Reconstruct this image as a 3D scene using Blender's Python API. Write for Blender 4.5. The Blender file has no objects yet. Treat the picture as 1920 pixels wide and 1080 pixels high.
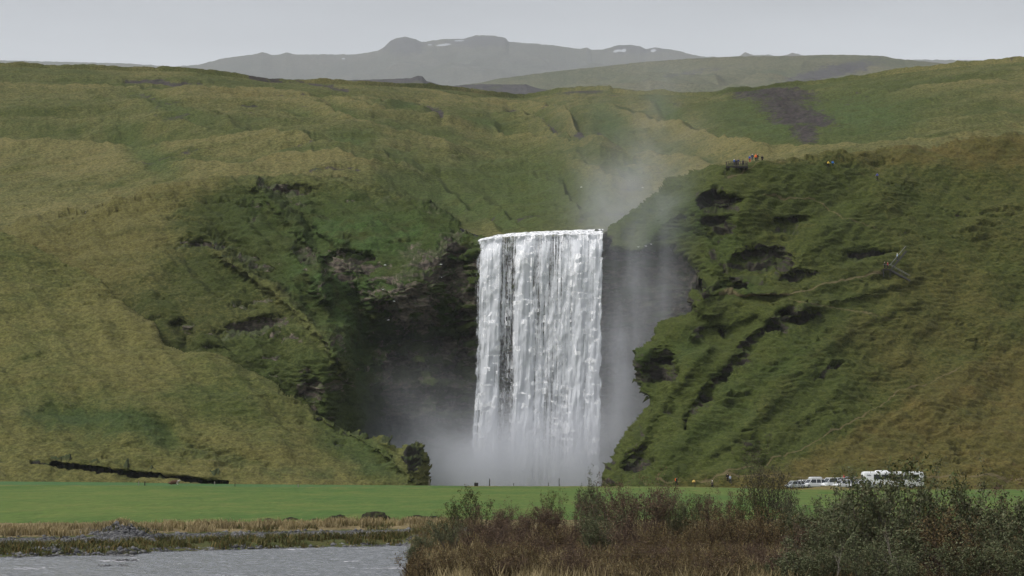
import bpy, math, random
import numpy as np
R = math.radians
random.seed(7); rng = np.random.default_rng(7)
C = bpy.context.scene.collection
SC = bpy.context.scene

# ------------------------------------------------------------------ camera
F = 4800.0; CX, CY = 960.0, 540.0; HOR = 879.0; CAMZ = 3.2     # focal length and horizon row of the long lens, in photo pixels
PITCH = math.atan((HOR - CY) / F)
cam_d = bpy.data.cameras.new('camera'); cam = bpy.data.objects.new('camera', cam_d); C.objects.link(cam)
cam_d.sensor_width = 36; cam_d.lens = 36 * F / 1920; cam_d.clip_start = 1; cam_d.clip_end = 60000
cam.location = (0, 0, CAMZ); cam.rotation_euler = (R(90) + PITCH, 0, 0)
SC.camera = cam

# ------------------------------------------------------------------ sky, sun, exposure
SUN_EL, SUN_AZ = R(52), R(250)      # compass direction the brightest part of the overcast lies in (left)
w = bpy.data.worlds.new('World'); SC.world = w; w.use_nodes = True
nt = w.node_tree; nt.nodes.clear()
def wn(t, **k):
    n = nt.nodes.new(t)
    for a, b in k.items(): setattr(n, a, b)
    return n
sky = wn('ShaderNodeTexSky', sky_type='NISHITA', sun_disc=False, sun_elevation=SUN_EL, sun_rotation=SUN_AZ, dust_density=3.0, air_density=1.0)
hs = wn('ShaderNodeHueSaturation'); hs.inputs['Saturation'].default_value = 0.16; hs.inputs['Value'].default_value = 1.0; hs.inputs['Saturation'].default_value = .24
tc = wn('ShaderNodeTexCoord'); sep = wn('ShaderNodeSeparateXYZ')
nt.links.new(tc.outputs['Generated'], sep.inputs[0])
rmp = wn('ShaderNodeValToRGB')      # the cloud deck: pale at the horizon, a darker base just above it, bright overhead
e = rmp.color_ramp.elements
e[0].position = 0.10; e[0].color = (1.85, 1.85, 1.88, 1); e[1].position = 1.0; e[1].color = (2.3, 2.3, 2.3, 1)
for p, v in ((0.150, 1.85), (0.158, 1.78), (0.168, 1.62), (0.185, 1.36), (0.25, 1.1), (0.4, 1.5)):
    x = rmp.color_ramp.elements.new(p); x.color = (v, v, v * 1.01, 1)
nt.links.new(sep.outputs['Z'], rmp.inputs['Fac'])
cn = wn('ShaderNodeTexNoise'); cn.inputs['Scale'].default_value = 9; cn.inputs['Detail'].default_value = 5
mp = wn('ShaderNodeMapping'); mp.inputs['Scale'].default_value = (1, 1, 5)
nt.links.new(tc.outputs['Generated'], mp.inputs[0]); nt.links.new(mp.outputs[0], cn.inputs['Vector'])
cr = wn('ShaderNodeMapRange'); cr.inputs['To Min'].default_value = .86; cr.inputs['To Max'].default_value = 1.14
nt.links.new(cn.outputs['Fac'], cr.inputs[0])
m1 = wn('ShaderNodeVectorMath', operation='MULTIPLY'); m2 = wn('ShaderNodeVectorMath', operation='SCALE')
nt.links.new(sky.outputs[0], hs.inputs['Color']); nt.links.new(hs.outputs[0], m1.inputs[0]); nt.links.new(rmp.outputs[0], m1.inputs[1])
nt.links.new(m1.outputs[0], m2.inputs[0]); nt.links.new(cr.outputs[0], m2.inputs['Scale'])
bg = wn('ShaderNodeBackground'); bg.inputs['Strength'].default_value = 0.10
wo = wn('ShaderNodeOutputWorld'); nt.links.new(m2.outputs[0], bg.inputs[0]); nt.links.new(bg.outputs[0], wo.inputs[0])
sd = bpy.data.lights.new('sun', 'SUN'); sd.energy = 1.5; sd.angle = R(14); sd.color = (1, .97, .92)
so = bpy.data.objects.new('sun', sd); C.objects.link(so)
so.rotation_euler = (R(90) - SUN_EL, 0, math.pi - SUN_AZ)
SC.view_settings.view_transform = 'Standard'; SC.view_settings.look = 'None'; SC.view_settings.gamma = 1
SC.view_settings.exposure = 0.0
cy = SC.cycles
cy.use_denoising = True; cy.max_bounces = 6; cy.diffuse_bounces = 3; cy.glossy_bounces = 2; cy.transmission_bounces = 2
cy.volume_bounces = 2; cy.transparent_max_bounces = 24; cy.volume_step_rate = 1.0; cy.volume_max_steps = 256
cy.use_adaptive_sampling = False

# ------------------------------------------------------------------ helpers: projection, noise, masks
cp, sp = math.cos(PITCH), math.sin(PITCH)
def ray(px, py):
    """direction through a photo pixel, scaled so that y (distance along the ground) is 1"""
    u = (np.asarray(px, float) - CX) / F; v = (CY - np.asarray(py, float)) / F
    y = cp - v * sp; z = sp + v * cp
    return np.stack([u / y, np.ones_like(u * y), z / y], -1)
def at(px, py, d):
    r = ray(px, py) * np.asarray(d, float)[..., None]
    r[..., 2] += CAMZ
    return r
def to_px(P):
    x, y, z = P[..., 0], P[..., 1], P[..., 2] - CAMZ
    dep = y * cp + z * sp; up = -y * sp + z * cp
    return CX + F * x / dep, CY - F * up / dep
def gpt(px, d, z):
    """ground point straight under a pixel column"""
    return np.array([(px - CX) / F * d * 1.0, d, z])
_perm = np.random.default_rng(3).permutation(256).astype(np.int32); _perm = np.concatenate([_perm, _perm, _perm])
_g = np.random.default_rng(5).normal(size=(256, 3)).astype(np.float32); _g /= np.linalg.norm(_g, axis=1, keepdims=True)
def perlin(x, y, z=None):
    x = np.asarray(x, np.float32); y = np.asarray(y, np.float32)
    z = np.zeros_like(x) if z is None else np.asarray(z, np.float32)
    xi, yi, zi = np.floor(x).astype(np.int32), np.floor(y).astype(np.int32), np.floor(z).astype(np.int32)
    xf, yf, zf = x - xi, y - yi, z - zi
    xi &= 255; yi &= 255; zi &= 255
    f = lambda t: t * t * t * (t * (t * 6 - 15) + 10)
    u, v, s = f(xf), f(yf), f(zf)
    def c(a, b, d):
        h = _perm[_perm[_perm[xi + a] + yi + b] + zi + d]
        g = _g[h]
        return g[..., 0] * (xf - a) + g[..., 1] * (yf - b) + g[..., 2] * (zf - d)
    L = lambda a, b, t: a + (b - a) * t
    return 1.5 * L(L(L(c(0,0,0), c(1,0,0), u), L(c(0,1,0), c(1,1,0), u), v), L(L(c(0,0,1), c(1,0,1), u), L(c(0,1,1), c(1,1,1), u), v), s)
def fbm(x, y, z=None, oct=4, gain=.5):
    a, s, t = 1.0, 1.0, 0.0
    z = np.zeros_like(x) if z is None else z
    for i in range(oct):
        t = t + a * perlin(x * s + 17.3 * i, y * s + 5.1 * i, z * s + 9.7 * i); a *= gain; s *= 2.03
    return t
def ss(a, b, x):
    t = np.clip((x - a) / (b - a), 0, 1); return t * t * (3 - 2 * t)
def seg_dist(px, py, pts):
    d = np.full(np.shape(px), 1e9)
    for (x0, y0), (x1, y1) in zip(pts[:-1], pts[1:]):
        dx, dy = x1 - x0, y1 - y0
        t = np.clip(((px - x0) * dx + (py - y0) * dy) / (dx * dx + dy * dy + 1e-9), 0, 1)
        d = np.minimum(d, np.hypot(px - x0 - t * dx, py - y0 - t * dy))
    return d
def inside(px, py, poly):
    r = np.zeros(np.shape(px), bool); n = len(poly); j = n - 1
    for i in range(n):
        (xi, yi), (xj, yj) = poly[i], poly[j]
        c = ((yi > py) != (yj > py)) & (px < (xj - xi) * (py - yi) / (yj - yi + 1e-12) + xi)
        r ^= c; j = i
    return r
def blob(px, py, cx, cy_, rx, ry, rot=0):
    c, s = math.cos(R(rot)), math.sin(R(rot))
    a = ((px - cx) * c + (py - cy_) * s) / rx; b = (-(px - cx) * s + (py - cy_) * c) / ry
    return np.exp(-(a * a + b * b) ** 1.2)
def stroke(px, py, pts, wd):
    return np.exp(-(seg_dist(px, py, pts) / wd) ** 2)
def paint(px, py, blobs=(), strokes=()):
    m = np.zeros(np.shape(px))
    for b in blobs: m = np.maximum(m, (b[5] if len(b) > 5 else 1) * blob(px, py, *b[:4], b[4] if len(b) > 4 else 0))
    for s in strokes: m = np.maximum(m, (s[2] if len(s) > 2 else 1) * stroke(px, py, s[0], s[1]))
    return m
def tps(ctrl):
    P = np.array(ctrl, float); x, y, d = P.T; x = x / 100; y = y / 100; n = len(P)
    def k(r2): return np.where(r2 > 0, r2 * np.log(r2 + 1e-12), 0)
    A = np.zeros((n + 3, n + 3)); A[:n, :n] = k((x[:, None] - x) ** 2 + (y[:, None] - y) ** 2) + np.eye(n) * .02
    A[:n, n] = 1; A[:n, n + 1] = x; A[:n, n + 2] = y; A[n:, :n] = A[:n, n:].T
    wgt = np.linalg.solve(A, np.concatenate([d, np.zeros(3)]))
    def f(px, py):
        px = px / 100; py = py / 100
        out = wgt[n] + wgt[n + 1] * px + wgt[n + 2] * py
        for i in range(n): out = out + wgt[i] * k((px - x[i]) ** 2 + (py - y[i]) ** 2)
        return out
    return f
def props(o, label=None, cat=None, group=None, kind=None):
    if label: o['label'] = label
    if cat: o['category'] = cat
    if group: o['group'] = group
    if kind: o['kind'] = kind
    return o
def link(name, me, m=None, parent=None, smooth=False):
    o = bpy.data.objects.new(name, me); C.objects.link(o)
    if m: me.materials.append(m)
    if parent: o.parent = parent
    if smooth: me.polygons.foreach_set('use_smooth', [True] * len(me.polygons))
    return o
def raw_mesh(name, V, Fa):
    """V (n,3), Fa (m,k) all the same size k"""
    V = np.asarray(V, np.float32); Fa = np.asarray(Fa, np.int32); k = Fa.shape[1]
    me = bpy.data.meshes.new(name)
    me.vertices.add(len(V)); me.vertices.foreach_set('co', V.ravel())
    me.loops.add(Fa.size); me.loops.foreach_set('vertex_index', Fa.ravel())
    me.polygons.add(len(Fa)); me.polygons.foreach_set('loop_start', np.arange(0, Fa.size, k, dtype=np.int32))
    me.update(calc_edges=True)
    return me
def attr(me, name, rgba):
    a = me.attributes.new(name, 'FLOAT_COLOR', 'POINT'); a.data.foreach_set('color', np.asarray(rgba, np.float32).ravel())
def empty(name, loc, label=None, cat=None, group=None, rz=0, sc=1):
    o = bpy.data.objects.new(name, None); C.objects.link(o); o.location = [float(v) for v in loc]; o.rotation_euler = (0, 0, rz)
    o.scale = (sc,) * 3 if np.isscalar(sc) else sc
    o.empty_display_size = .2
    return props(o, label, cat, group)

# ------------------------------------------------------------------ materials
class N:
    """small node-graph writer"""
    def __init__(s, name):
        s.m = bpy.data.materials.new(name); s.m.use_nodes = True; s.t = s.m.node_tree; s.t.nodes.clear()
        s.out = s.t.nodes.new('ShaderNodeOutputMaterial')
    def n(s, t, ins=None, **k):
        x = s.t.nodes.new(t)
        for a, b in k.items(): setattr(x, a, b)
        for a, b in (ins or {}).items(): s.put(x.inputs[a], b)
        return x
    def put(s, sock, v):
        if isinstance(v, bpy.types.NodeSocket): s.t.links.new(v, sock)
        elif isinstance(v, (tuple, list)) and len(v) == 3 and sock.type == 'RGBA': sock.default_value = (*v, 1)
        else: sock.default_value = v
    def math(s, op, a, b=0.0, c=0.0):
        x = s.n('ShaderNodeMath', operation=op); s.put(x.inputs[0], a); s.put(x.inputs[1], b); s.put(x.inputs[2], c); return x.outputs[0]
    def noise(s, vec, scale, det=3, rough=.5, stretch=None, dist=0.0):
        if stretch: vec = s.n('ShaderNodeMapping', {0: vec, 'Scale': stretch}).outputs[0]
        return s.n('ShaderNodeTexNoise', {'Vector': vec, 'Scale': scale, 'Detail': det, 'Roughness': rough, 'Distortion': dist}).outputs['Fac']
    def rng(s, v, a, b, c=0.0, d=1.0):
        return s.n('ShaderNodeMapRange', {0: v, 1: a, 2: b, 3: c, 4: d}, interpolation_type='SMOOTHSTEP').outputs[0]
    def mix(s, f, a, b, blend='MIX'):
        x = s.n('ShaderNodeMix', data_type='RGBA', blend_type=blend)
        s.put(x.inputs[0], f); s.put(x.inputs[6], a); s.put(x.inputs[7], b); return x.outputs[2]
    def val(s, col, k):
        x = s.n('ShaderNodeVectorMath', operation='SCALE'); s.put(x.inputs[0], col); s.put(x.inputs['Scale'], k); return x.outputs[0]
    def pos(s): return s.n('ShaderNodeTexCoord').outputs['Object']
    def surf(s, col, rough=.9, spec=.2, normal=None, **k):
        b = s.n('ShaderNodeBsdfPrincipled', {'Base Color': col, 'Roughness': rough, 'Specular IOR Level': spec})
        for a, v in k.items(): s.put(b.inputs[a.replace('_', ' ')], v)
        if normal: s.put(b.inputs['Normal'], normal)
        s.t.links.new(b.outputs[0], s.out.inputs[0]); return s.m
    def bump(s, h, strength=.5, dist=.1):
        return s.n('ShaderNodeBump', {'Height': h, 'Strength': strength, 'Distance': dist}).outputs[0]
def simple(name, col, rough=.7, spec=.3, var=.12, scale=6, **k):
    g = N(name); p = g.pos(); v = g.rng(g.noise(p, scale, 3), .3, .7, 1 - var, 1 + var)
    return g.surf(g.val(col, v), rough, spec, **k)

def terrain_mat(name, green, dry, moss, rock, rock2, path, far=1.0, ledge=.0):
    g = N(name); p = g.pos()
    a = g.n('ShaderNodeAttribute', attribute_name='mask'); col = g.n('ShaderNodeSeparateColor', {0: a.outputs['Color']})
    mr, md, mm, mpth = col.outputs[0], col.outputs[1], col.outputs[2], a.outputs['Alpha']
    big = g.noise(p, .022 / far, 4, .55); mid = g.noise(p, .16 / far, 4, .6); fine = g.noise(p, 1.1 / far, 4, .65, stretch=(1, .6, 1.7))
    tuft = g.noise(p, 3.2 / far, 2, .6, stretch=(.7, .5, 1.4))
    # dry / green grass: mask pushed about by three sizes of noise
    s1 = g.math('ADD', md, g.math('MULTIPLY', g.math('SUBTRACT', big, .5), 1.3))
    s1 = g.math('ADD', s1, g.math('MULTIPLY', g.math('SUBTRACT', mid, .5), .9))
    s1 = g.math('ADD', s1, g.math('MULTIPLY', g.math('SUBTRACT', fine, .5), .8))
    gr = g.mix(g.rng(s1, .1, .95), green, dry)
    # rusty and straw tints that wander over the sward
    gr = g.mix(g.math('MULTIPLY', g.rng(g.noise(p, .05 / far, 5, .6, stretch=(1, .7, 1)), .52, .72), g.math('MULTIPLY', md, .55)), gr, (dry[0] * .98, dry[1] * .86, dry[2] * .8))
    gr = g.mix(g.rng(g.noise(p, .09 / far, 4, .65), .5, .75, 0, .45), gr, (green[0] * .75, green[1] * .85, green[2] * .9))
    gr = g.mix(g.math('MULTIPLY', mm, g.rng(mid, .3, .6)), gr, moss)
    v = g.math('ADD', g.rng(fine, .28, .72, .70, 1.26), g.rng(tuft, .3, .7, -.22, .22))
    gr = g.val(gr, v)
    # bare rock with moss caught on it
    rk = g.mix(g.rng(g.noise(p, .5 / far, 5, .65, stretch=(1, 1, 2.6)), .35, .68), rock, rock2)
    rk = g.mix(g.rng(g.noise(p, .33 / far, 4, .6, stretch=(1, 1, 1.6)), .54, .66, 0, .6), rk, moss)
    nz = g.n('ShaderNodeSeparateXYZ', {0: g.n('ShaderNodeNewGeometry').outputs['Normal']}).outputs[2]
    rk = g.mix(g.rng(nz, .38, .68, 0, ledge), rk, g.mix(.4, moss, green))      # turf and moss sit on the ledges
    f = g.math('ADD', mr, g.math('MULTIPLY', g.math('SUBTRACT', g.noise(p, .38 / far, 5, .7, stretch=(1, 1, 1.9)), .5), 1.35))
    base = g.mix(g.rng(f, .42, .60), gr, rk)
    fp = g.math('ADD', mpth, g.math('MULTIPLY', g.math('SUBTRACT', mid, .5), .6))
    base = g.mix(g.rng(fp, .4, .7, 0, .8), base, path)
    h = g.math('ADD', g.math('MULTIPLY', fine, .7), g.math('MULTIPLY', tuft, .35))
    return g.surf(base, .95, .12, g.bump(h, .9, .55 * far))
GREEN, DRY, MOSS = (.060, .072, .020), (.136, .122, .046), (.044, .074, .019)
ROCK, ROCK2, PATH = (.022, .020, .019), (.062, .053, .044), (.145, .115, .062)
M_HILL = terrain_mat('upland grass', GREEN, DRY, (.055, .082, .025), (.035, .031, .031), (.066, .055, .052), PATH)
M_GORGE = terrain_mat('gorge grass and basalt', (.041, .051, .012), (.108, .099, .033), MOSS, (.060, .052, .045), (.20, .165, .13), PATH, ledge=.7)
M_SPUR = terrain_mat('spur grass', (.058, .072, .018), (.116, .108, .035), (.042, .062, .019), ROCK, (.045, .041, .034), PATH, ledge=.6)
M_BLUFF = terrain_mat('bluff grass and rock', (.053, .064, .014), (.102, .082, .024), (.038, .056, .013), (.036, .032, .028), (.075, .064, .052), PATH, ledge=.85)

# ------------------------------------------------------------------ terrain layers
LAYERS = {}
def normals(P):
    a = np.gradient(P, axis=1); b = np.gradient(P, axis=0)
    n = np.cross(a, b); n /= np.linalg.norm(n, axis=-1, keepdims=True) + 1e-9
    return np.where((n[..., 1] > 0)[..., None], -n, n)
def grid_faces(nr, nc, keep=None):
    i = np.arange(nr * nc).reshape(nr, nc)
    Fq = np.stack([i[1:, :-1], i[1:, 1:], i[:-1, 1:], i[:-1, :-1]], -1).reshape(-1, 4)
    if keep is not None:
        k = keep.ravel(); Fq = Fq[k[Fq].all(1)]
    return Fq
def close_back(V, Fq, depth):
    """give a cut-out face its thickness: its border is carried back into the hill"""
    e = np.concatenate([Fq[:, [0, 1]], Fq[:, [1, 2]], Fq[:, [2, 3]], Fq[:, [3, 0]]]); s = np.sort(e, 1)
    key = s[:, 0].astype(np.int64) * len(V) + s[:, 1]
    _, first, cnt = np.unique(key, return_index=True, return_counts=True)
    b = e[first[cnt == 1]]; vs = np.unique(b)
    q = V[vs].copy(); dirn = q - np.array([0, 0, CAMZ]); dirn /= np.linalg.norm(dirn, axis=1, keepdims=True)
    q = q + dirn * depth
    mp_ = np.full(len(V), -1); mp_[vs] = np.arange(len(vs)) + len(V)
    sd_ = np.stack([b[:, 1], b[:, 0], mp_[b[:, 0]], mp_[b[:, 1]]], -1)
    return np.concatenate([V, q]), np.concatenate([Fq, sd_]), vs
def finish(name, P, keep, mask, m, back=25.0):
    nr, nc = P.shape[:2]; Fq = grid_faces(nr, nc, keep); V = P.reshape(-1, 3); Ms = mask.reshape(-1, 4)
    if back:
        V, Fq, vs = close_back(V, Fq, back); Ms = np.concatenate([Ms, Ms[vs]])
    used = np.unique(Fq); re = np.full(len(V), -1); re[used] = np.arange(len(used))
    me = raw_mesh(name, V[used], re[Fq]); attr(me, 'mask', Ms[used])
    o = link(name, me, m, smooth=True); props(o, kind='structure'); return o
def ground_at(layer, px, py):
    P, keep, X, Y = LAYERS[layer]
    d = (X - px) ** 2 + (Y - py) ** 2 + np.where(keep, 0, 1e9)
    i = np.unravel_index(np.argmin(d), d.shape); return P[i]

def face_layer(name, poly, bbox, ctrl, m, step=1.6, rounds=(), feat=None, masks=None, detail=1.0, edge=3.0, lean=1, scars=1.0, gully=1.0):
    x0, y0, x1, y1 = bbox
    X, Y = np.meshgrid(np.arange(x0, x1 + 1, step), np.arange(y0, y1 + 1, step))
    wx = edge * fbm(X / 22, Y / 22, oct=3); wy = edge * fbm(X / 22 + 50, Y / 22, oct=3)
    keep = inside(X + wx, Y + wy, poly)
    d = tps(ctrl)(X, Y)
    for pts, rpx, rm in rounds:
        s = np.clip(seg_dist(X + wx, Y + wy, pts) / rpx, 0, 1)
        d = d + rm * (1 - np.sqrt(np.clip(1 - (1 - s) ** 2, 0, 1)))
    Wx = X + 13 * fbm(X / 40, Y / 30, oct=4, gain=.6); Wy = Y + 10 * fbm(X / 40 + 9, Y / 30 + 4, oct=4, gain=.6)
    if feat: d = d + feat(X + .4 * (Wx - X), Y + .4 * (Wy - Y), X, Y)
    rock, dry, moss, path = masks(Wx, Wy, X, Y)
    P = at(X, Y, d); n = normals(P)
    x, y, z = P[..., 0], P[..., 1], P[..., 2]
    rock = rock * np.clip(.82 + 1.25 * fbm(x / 12, y / 12, z / 2.1, 4, .6) + .3 * ss(.75, 1, rock), 0, 1.35)
    # grass: hummocks, sheep-track terraces; rock: beds, blocks and joints
    hum = 1.3 * fbm(x / 19, y / 19, z / 9, 3) + .34 * fbm(x / 4.4, y / 4.4, z / 1.25, 4, .6)
    tw = z / 1.05 + 1.6 * fbm(x / 20, y / 20, z / 20, 3)
    tr = .26 * (np.abs((tw % 1) - .5) * 2 - .5) * ss(-.25, .3, fbm(x / 25 + 7, y / 25, z / 12, 2))
    tb = fbm(x / 8 + 3, y / 8, z / 1.5, 3, .55); hum = hum + .95 * (.30 - np.abs(tb) ** .8) * ss(-.3, .25, fbm(x / 22 + 11, y / 22, z / 14, 2)) * min(1, scars + .2)
    beds = fbm(x / 9, y / 9, z / 1.7, 4, .6); blocks = fbm(x / 3.1, y / 3.1, z / 2.3, 4, .6); jn = np.abs(fbm(x / 2.2, y / 2.2, z / 9, 3))
    gul = .9 * fbm((x + lean * z) / 9, (x - lean * z) / 60, y / 60, 3, .6) + .2 * fbm((x + lean * z) / 2.6, (x - lean * z) / 18, y / 18, 2)
    sc_n = fbm(x / 11 + 31, y / 11, z / 2.6, 4, .6); sc_a = ss(-.1, .35, fbm(x / 30 + 5, y / 30, z / 20, 2))
    scar = ss(.34, .50, sc_n) * sc_a * scars; rock = np.maximum(rock, .62 * scar * (1 - .6 * ss(.5, .9, dry)))
    hum = hum + gully * gul - 1.1 * scar
    rr = ss(.25, .75, rock + .35 * fbm(x / 6, y / 6, z / 4, 3))
    h = (1 - rr) * (hum + tr) * detail + rr * (2.0 * beds + 1.1 * blocks - 1.0 * jn - .6)
    P = P + n * h[..., None]
    LAYERS[name] = (P, keep, X, Y)
    mk = np.stack([rock, dry, moss, path], -1)
    return finish(name, P, keep, np.clip(mk, 0, 1), m)

# ---- left-hand gorge wall, the alcove behind the fall and its right-hand wall
BROW = [(-100, 430), (0, 415), (120, 392), (240, 366), (330, 338), (480, 326), (600, 326), (700, 337), (790, 367), (850, 402), (893, 440)]
gorge_poly = [*BROW, (915, 449), (1000, 446), (1135, 438), (1200, 436), (1420, 420), (1420, 930), (-100, 930)]
def g_feat(X, Y, X0, Y0):
    f = 0
    for pts, wd, h in (([(478, 345), (520, 390), (560, 430), (598, 500), (622, 560)], 13, 5), ([(400, 462), (470, 512), (545, 568), (615, 640), (652, 700)], 12, 5),
                       ([(545, 462), (590, 520), (606, 560)], 10, 4), ([(560, 385), (600, 425), (640, 455)], 12, 3), ([(610, 600), (640, 650), (655, 690)], 10, 3)):
        f = f - 1.5 * h * stroke(X, Y, pts, wd) + 1.0 * h * stroke(X + 1.7 * wd, Y - 1.1 * wd, pts, wd * 1.1) * -0.0 + .8 * h * stroke(X - 1.9 * wd, Y + .6 * wd, pts, wd * 1.3)
    # hollows: cave under the ledge, gullies, the undercut below the moss shelf
    f = f + 7 * ss(.1, .7, blob(X, Y, 655, 497, 52, 30)) + 5 * blob(X, Y, 545, 355, 45, 12) + 5 * blob(X, Y, 375, 462, 48, 12) + 6 * blob(X, Y, 578, 480, 20, 26)
    f = f + 7 * stroke(X, Y, [(672, 540), (680, 640), (665, 760)], 20) + 5 * ss(.1, .7, blob(X, Y, 840, 640, 34, 70)) + 5 * blob(X, Y, 770, 650, 45, 30) + 8 * blob(X, Y, 862, 500, 22, 40)
    f = f - 8 * ss(.1, .8, blob(X, Y, 775, 558, 62, 58)) - 8 * blob(X, Y, 800, 700, 20, 80, -12) - 5 * blob(X, Y, 730, 690, 14, 70, 6) - 4 * blob(X, Y, 700, 560, 22, 10) + 4 * blob(X, Y, 585, 735, 16, 40)
    f = f + 5 * stroke(X, Y, [(335, 610), (352, 640)], 14) + 5 * blob(X, Y, 480, 610, 60, 14, -8) + 3 * blob(X, Y, 400, 655, 26, 8)
    f = f + 5.5 * ss(0, 1, np.sin(Y / 9. + 2 * fbm(X / 60, Y / 60, oct=2)) * .5 + .5) * ss(690, 720, X) * ss(600, 640, Y) * ss(900, 860, X)
    return f
def g_mask(X, Y, X0, Y0):
    rock = paint(X, Y, [(655, 500, 56, 36), (545, 352, 50, 14), (500, 350, 16, 18), (378, 460, 52, 13), (578, 478, 20, 28), (775, 560, 95, 75), (850, 480, 50, 48), (800, 480, 70, 30), (845, 640, 50, 110), (740, 640, 50, 34),
                        (780, 720, 90, 40, 0, .8), (632, 700, 24, 80, 0, .62), (585, 735, 26, 46, 0, .8), (480, 612, 70, 18, -8, .75), (345, 615, 14, 30, 0, .8), (400, 655, 40, 10, 0, .7), (600, 545, 22, 20, 0, .7),
                        (440, 480, 40, 20, 30, .5), (720, 370, 34, 12, 15, .6), (830, 385, 30, 26, 40, .7), (625, 640, 26, 24, 0, .55), (560, 640, 60, 16, 0, .5), (480, 400, 24, 40, 0, .45)])
    rock = np.maximum(rock, ss(690, 740, X) * ss(455, 490, Y + .12 * (X - 700)) * .72)
    rock = np.maximum(rock, ss(1120, 1150, X) * ss(470, 500, Y) * .95)
    rock = np.maximum(rock, ss(885, 900, X) * .9 * ss(455, 470, Y))
    dry = .08 + .75 * ss(430, 250, X) * ss(600, 450, Y) + .5 * ss(400, 335, Y) + .35 * stroke(X, Y, [(400, 462), (545, 568), (652, 700)], 16) + .5 * ss(330, 180, X) + .25 * blob(X, Y, 480, 570, 160, 60, 25)
    moss = .35 + paint(X, Y, [(700, 440, 120, 30), (600, 530, 60, 50, 40), (720, 540, 60, 20), (660, 580, 60, 120, 0, .7), (800, 590, 50, 30), (840, 470, 40, 40, 0, .6), (700, 620, 40, 90), (790, 630, 60, 8), (1180, 450, 70, 40)])
    moss = moss * ss(380, 480, X)
    return rock, dry, moss, np.zeros_like(X)
face_layer('gorge_cliff', gorge_poly, (-100, 318, 1420, 930), [
    (-100, 430, 655), (0, 415, 655), (240, 370, 655), (480, 330, 668), (600, 330, 675), (700, 345, 672), (790, 372, 660), (893, 446, 622), (850, 410, 640), (0, 700, 585), (-100, 900, 560), (240, 570, 592), (240, 470, 622), (240, 800, 565),
    (330, 470, 618), (480, 460, 624), (600, 440, 636), (700, 430, 634), (760, 410, 645), (400, 560, 594), (400, 700, 560), (500, 640, 574), (600, 600, 586), (600, 520, 604), (560, 740, 558), (640, 640, 572), (640, 790, 560), (650, 700, 568),
    (700, 640, 611), (700, 800, 604), (700, 900, 600), (720, 480, 616), (720, 560, 604), (830, 470, 614), (830, 560, 608), (880, 520, 613), (880, 800, 610), (800, 760, 606), (640, 480, 612), (660, 560, 606), (1000, 455, 608), (1000, 600, 613), (1000, 900, 613),
    (1140, 446, 608), (1140, 800, 613), (1200, 470, 606), (1200, 700, 612), (1280, 520, 598), (1280, 700, 602), (1400, 500, 596), (1400, 900, 590)], M_GORGE,
    rounds=[(BROW, 26, 9)], feat=g_feat, masks=g_mask, detail=1.25, scars=1.3)

# ---- grassy spur in front on the left
SPUR = [(-100, 405), (0, 432), (100, 472), (180, 520), (240, 576), (287, 604), (310, 640), (371, 664), (430, 679), (482, 698), (532, 727), (570, 750), (613, 779), (655, 804), (664, 806), (677, 803), (683, 818), (689, 820), (712, 814), (733, 817), (747, 835),
        (762, 832), (780, 829), (794, 837), (802, 855), (808, 881), (815, 930)]
def s_feat(X, Y, X0, Y0):
    f = 2.6 * stroke(X, Y, [(575, 787), (640, 815), (690, 850), (740, 890)], 16) - 1.5 * stroke(X, Y, [(590, 780), (660, 812), (720, 850), (785, 905)], 6)
    f = f + 3 * stroke(X, Y, [(100, 770), (240, 790), (320, 812)], 20) + 2.2 * stroke(X, Y, [(310, 835), (400, 855), (500, 880)], 14) + 3.5 * stroke(X0, Y0, [(100, 872), (240, 888), (330, 897), (425, 908)], 5)
    f = f - 2 * blob(X, Y, 775, 870, 30, 40) - 2.5 * blob(X, Y, 722, 828, 18, 12)
    return f
def s_mask(X, Y, X0, Y0):
    rock = paint(X, Y, [(780, 870, 24, 48, 0, .95), (722, 822, 26, 12, 0, .8), (672, 812, 12, 8, 0, .8), (640, 822, 22, 12, 25, .55), (700, 858, 50, 9, 32, .5), (745, 890, 40, 10, 30, .45)], [([(590, 783), (660, 816), (720, 856)], 5, .6)])
    rock = np.maximum(rock, 1.2 * stroke(X0, Y0 + 2 * fbm(X0 / 15, Y0 / 15, oct=2), [(60, 866), (240, 887), (330, 897), (425, 908)], 4.0))
    dry = .64 + .25 * ss(840, 890, Y) - .35 * blob(X, Y, 420, 740, 150, 50, 12) - .45 * blob(X, Y, 690, 855, 100, 30, 32) - .5 * stroke(X, Y, [(100, 780), (240, 795), (310, 820)], 22) + .2 * blob(X, Y, 250, 640, 100, 90)
    moss = paint(X, Y, [(690, 850, 110, 30, 32, .9), (560, 690, 90, 20, 25, .4), (780, 850, 30, 40, 0, .6)], [([(60, 780), (240, 790), (300, 815)], 24, 1), ([(310, 832), (400, 855), (500, 882), (620, 890)], 12, .6)])
    return rock, dry, moss, np.zeros_like(X)
face_layer('grassy_spur', [*SPUR, (-100, 930)], (-100, 396, 830, 930), [
    (-100, 405, 612), (0, 432, 606), (240, 576, 576), (240, 740, 525), (240, 890, 489), (240, 925, 482), (0, 880, 484), (0, 650, 550), (430, 679, 552), (430, 790, 518), (430, 900, 490), (570, 750, 538), (570, 900, 494), (655, 806, 526), (650, 900, 499), (720, 818, 519),
    (730, 900, 501), (780, 832, 514), (790, 900, 506), (812, 905, 508), (600, 925, 486), (800, 925, 502)], M_SPUR, rounds=[(SPUR[4:], 14, 5), ([(780, 829), (794, 837), (802, 855), (808, 881), (815, 930)], 22, 8)], feat=s_feat, masks=s_mask, edge=2.0, detail=.85, scars=.6)

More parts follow.
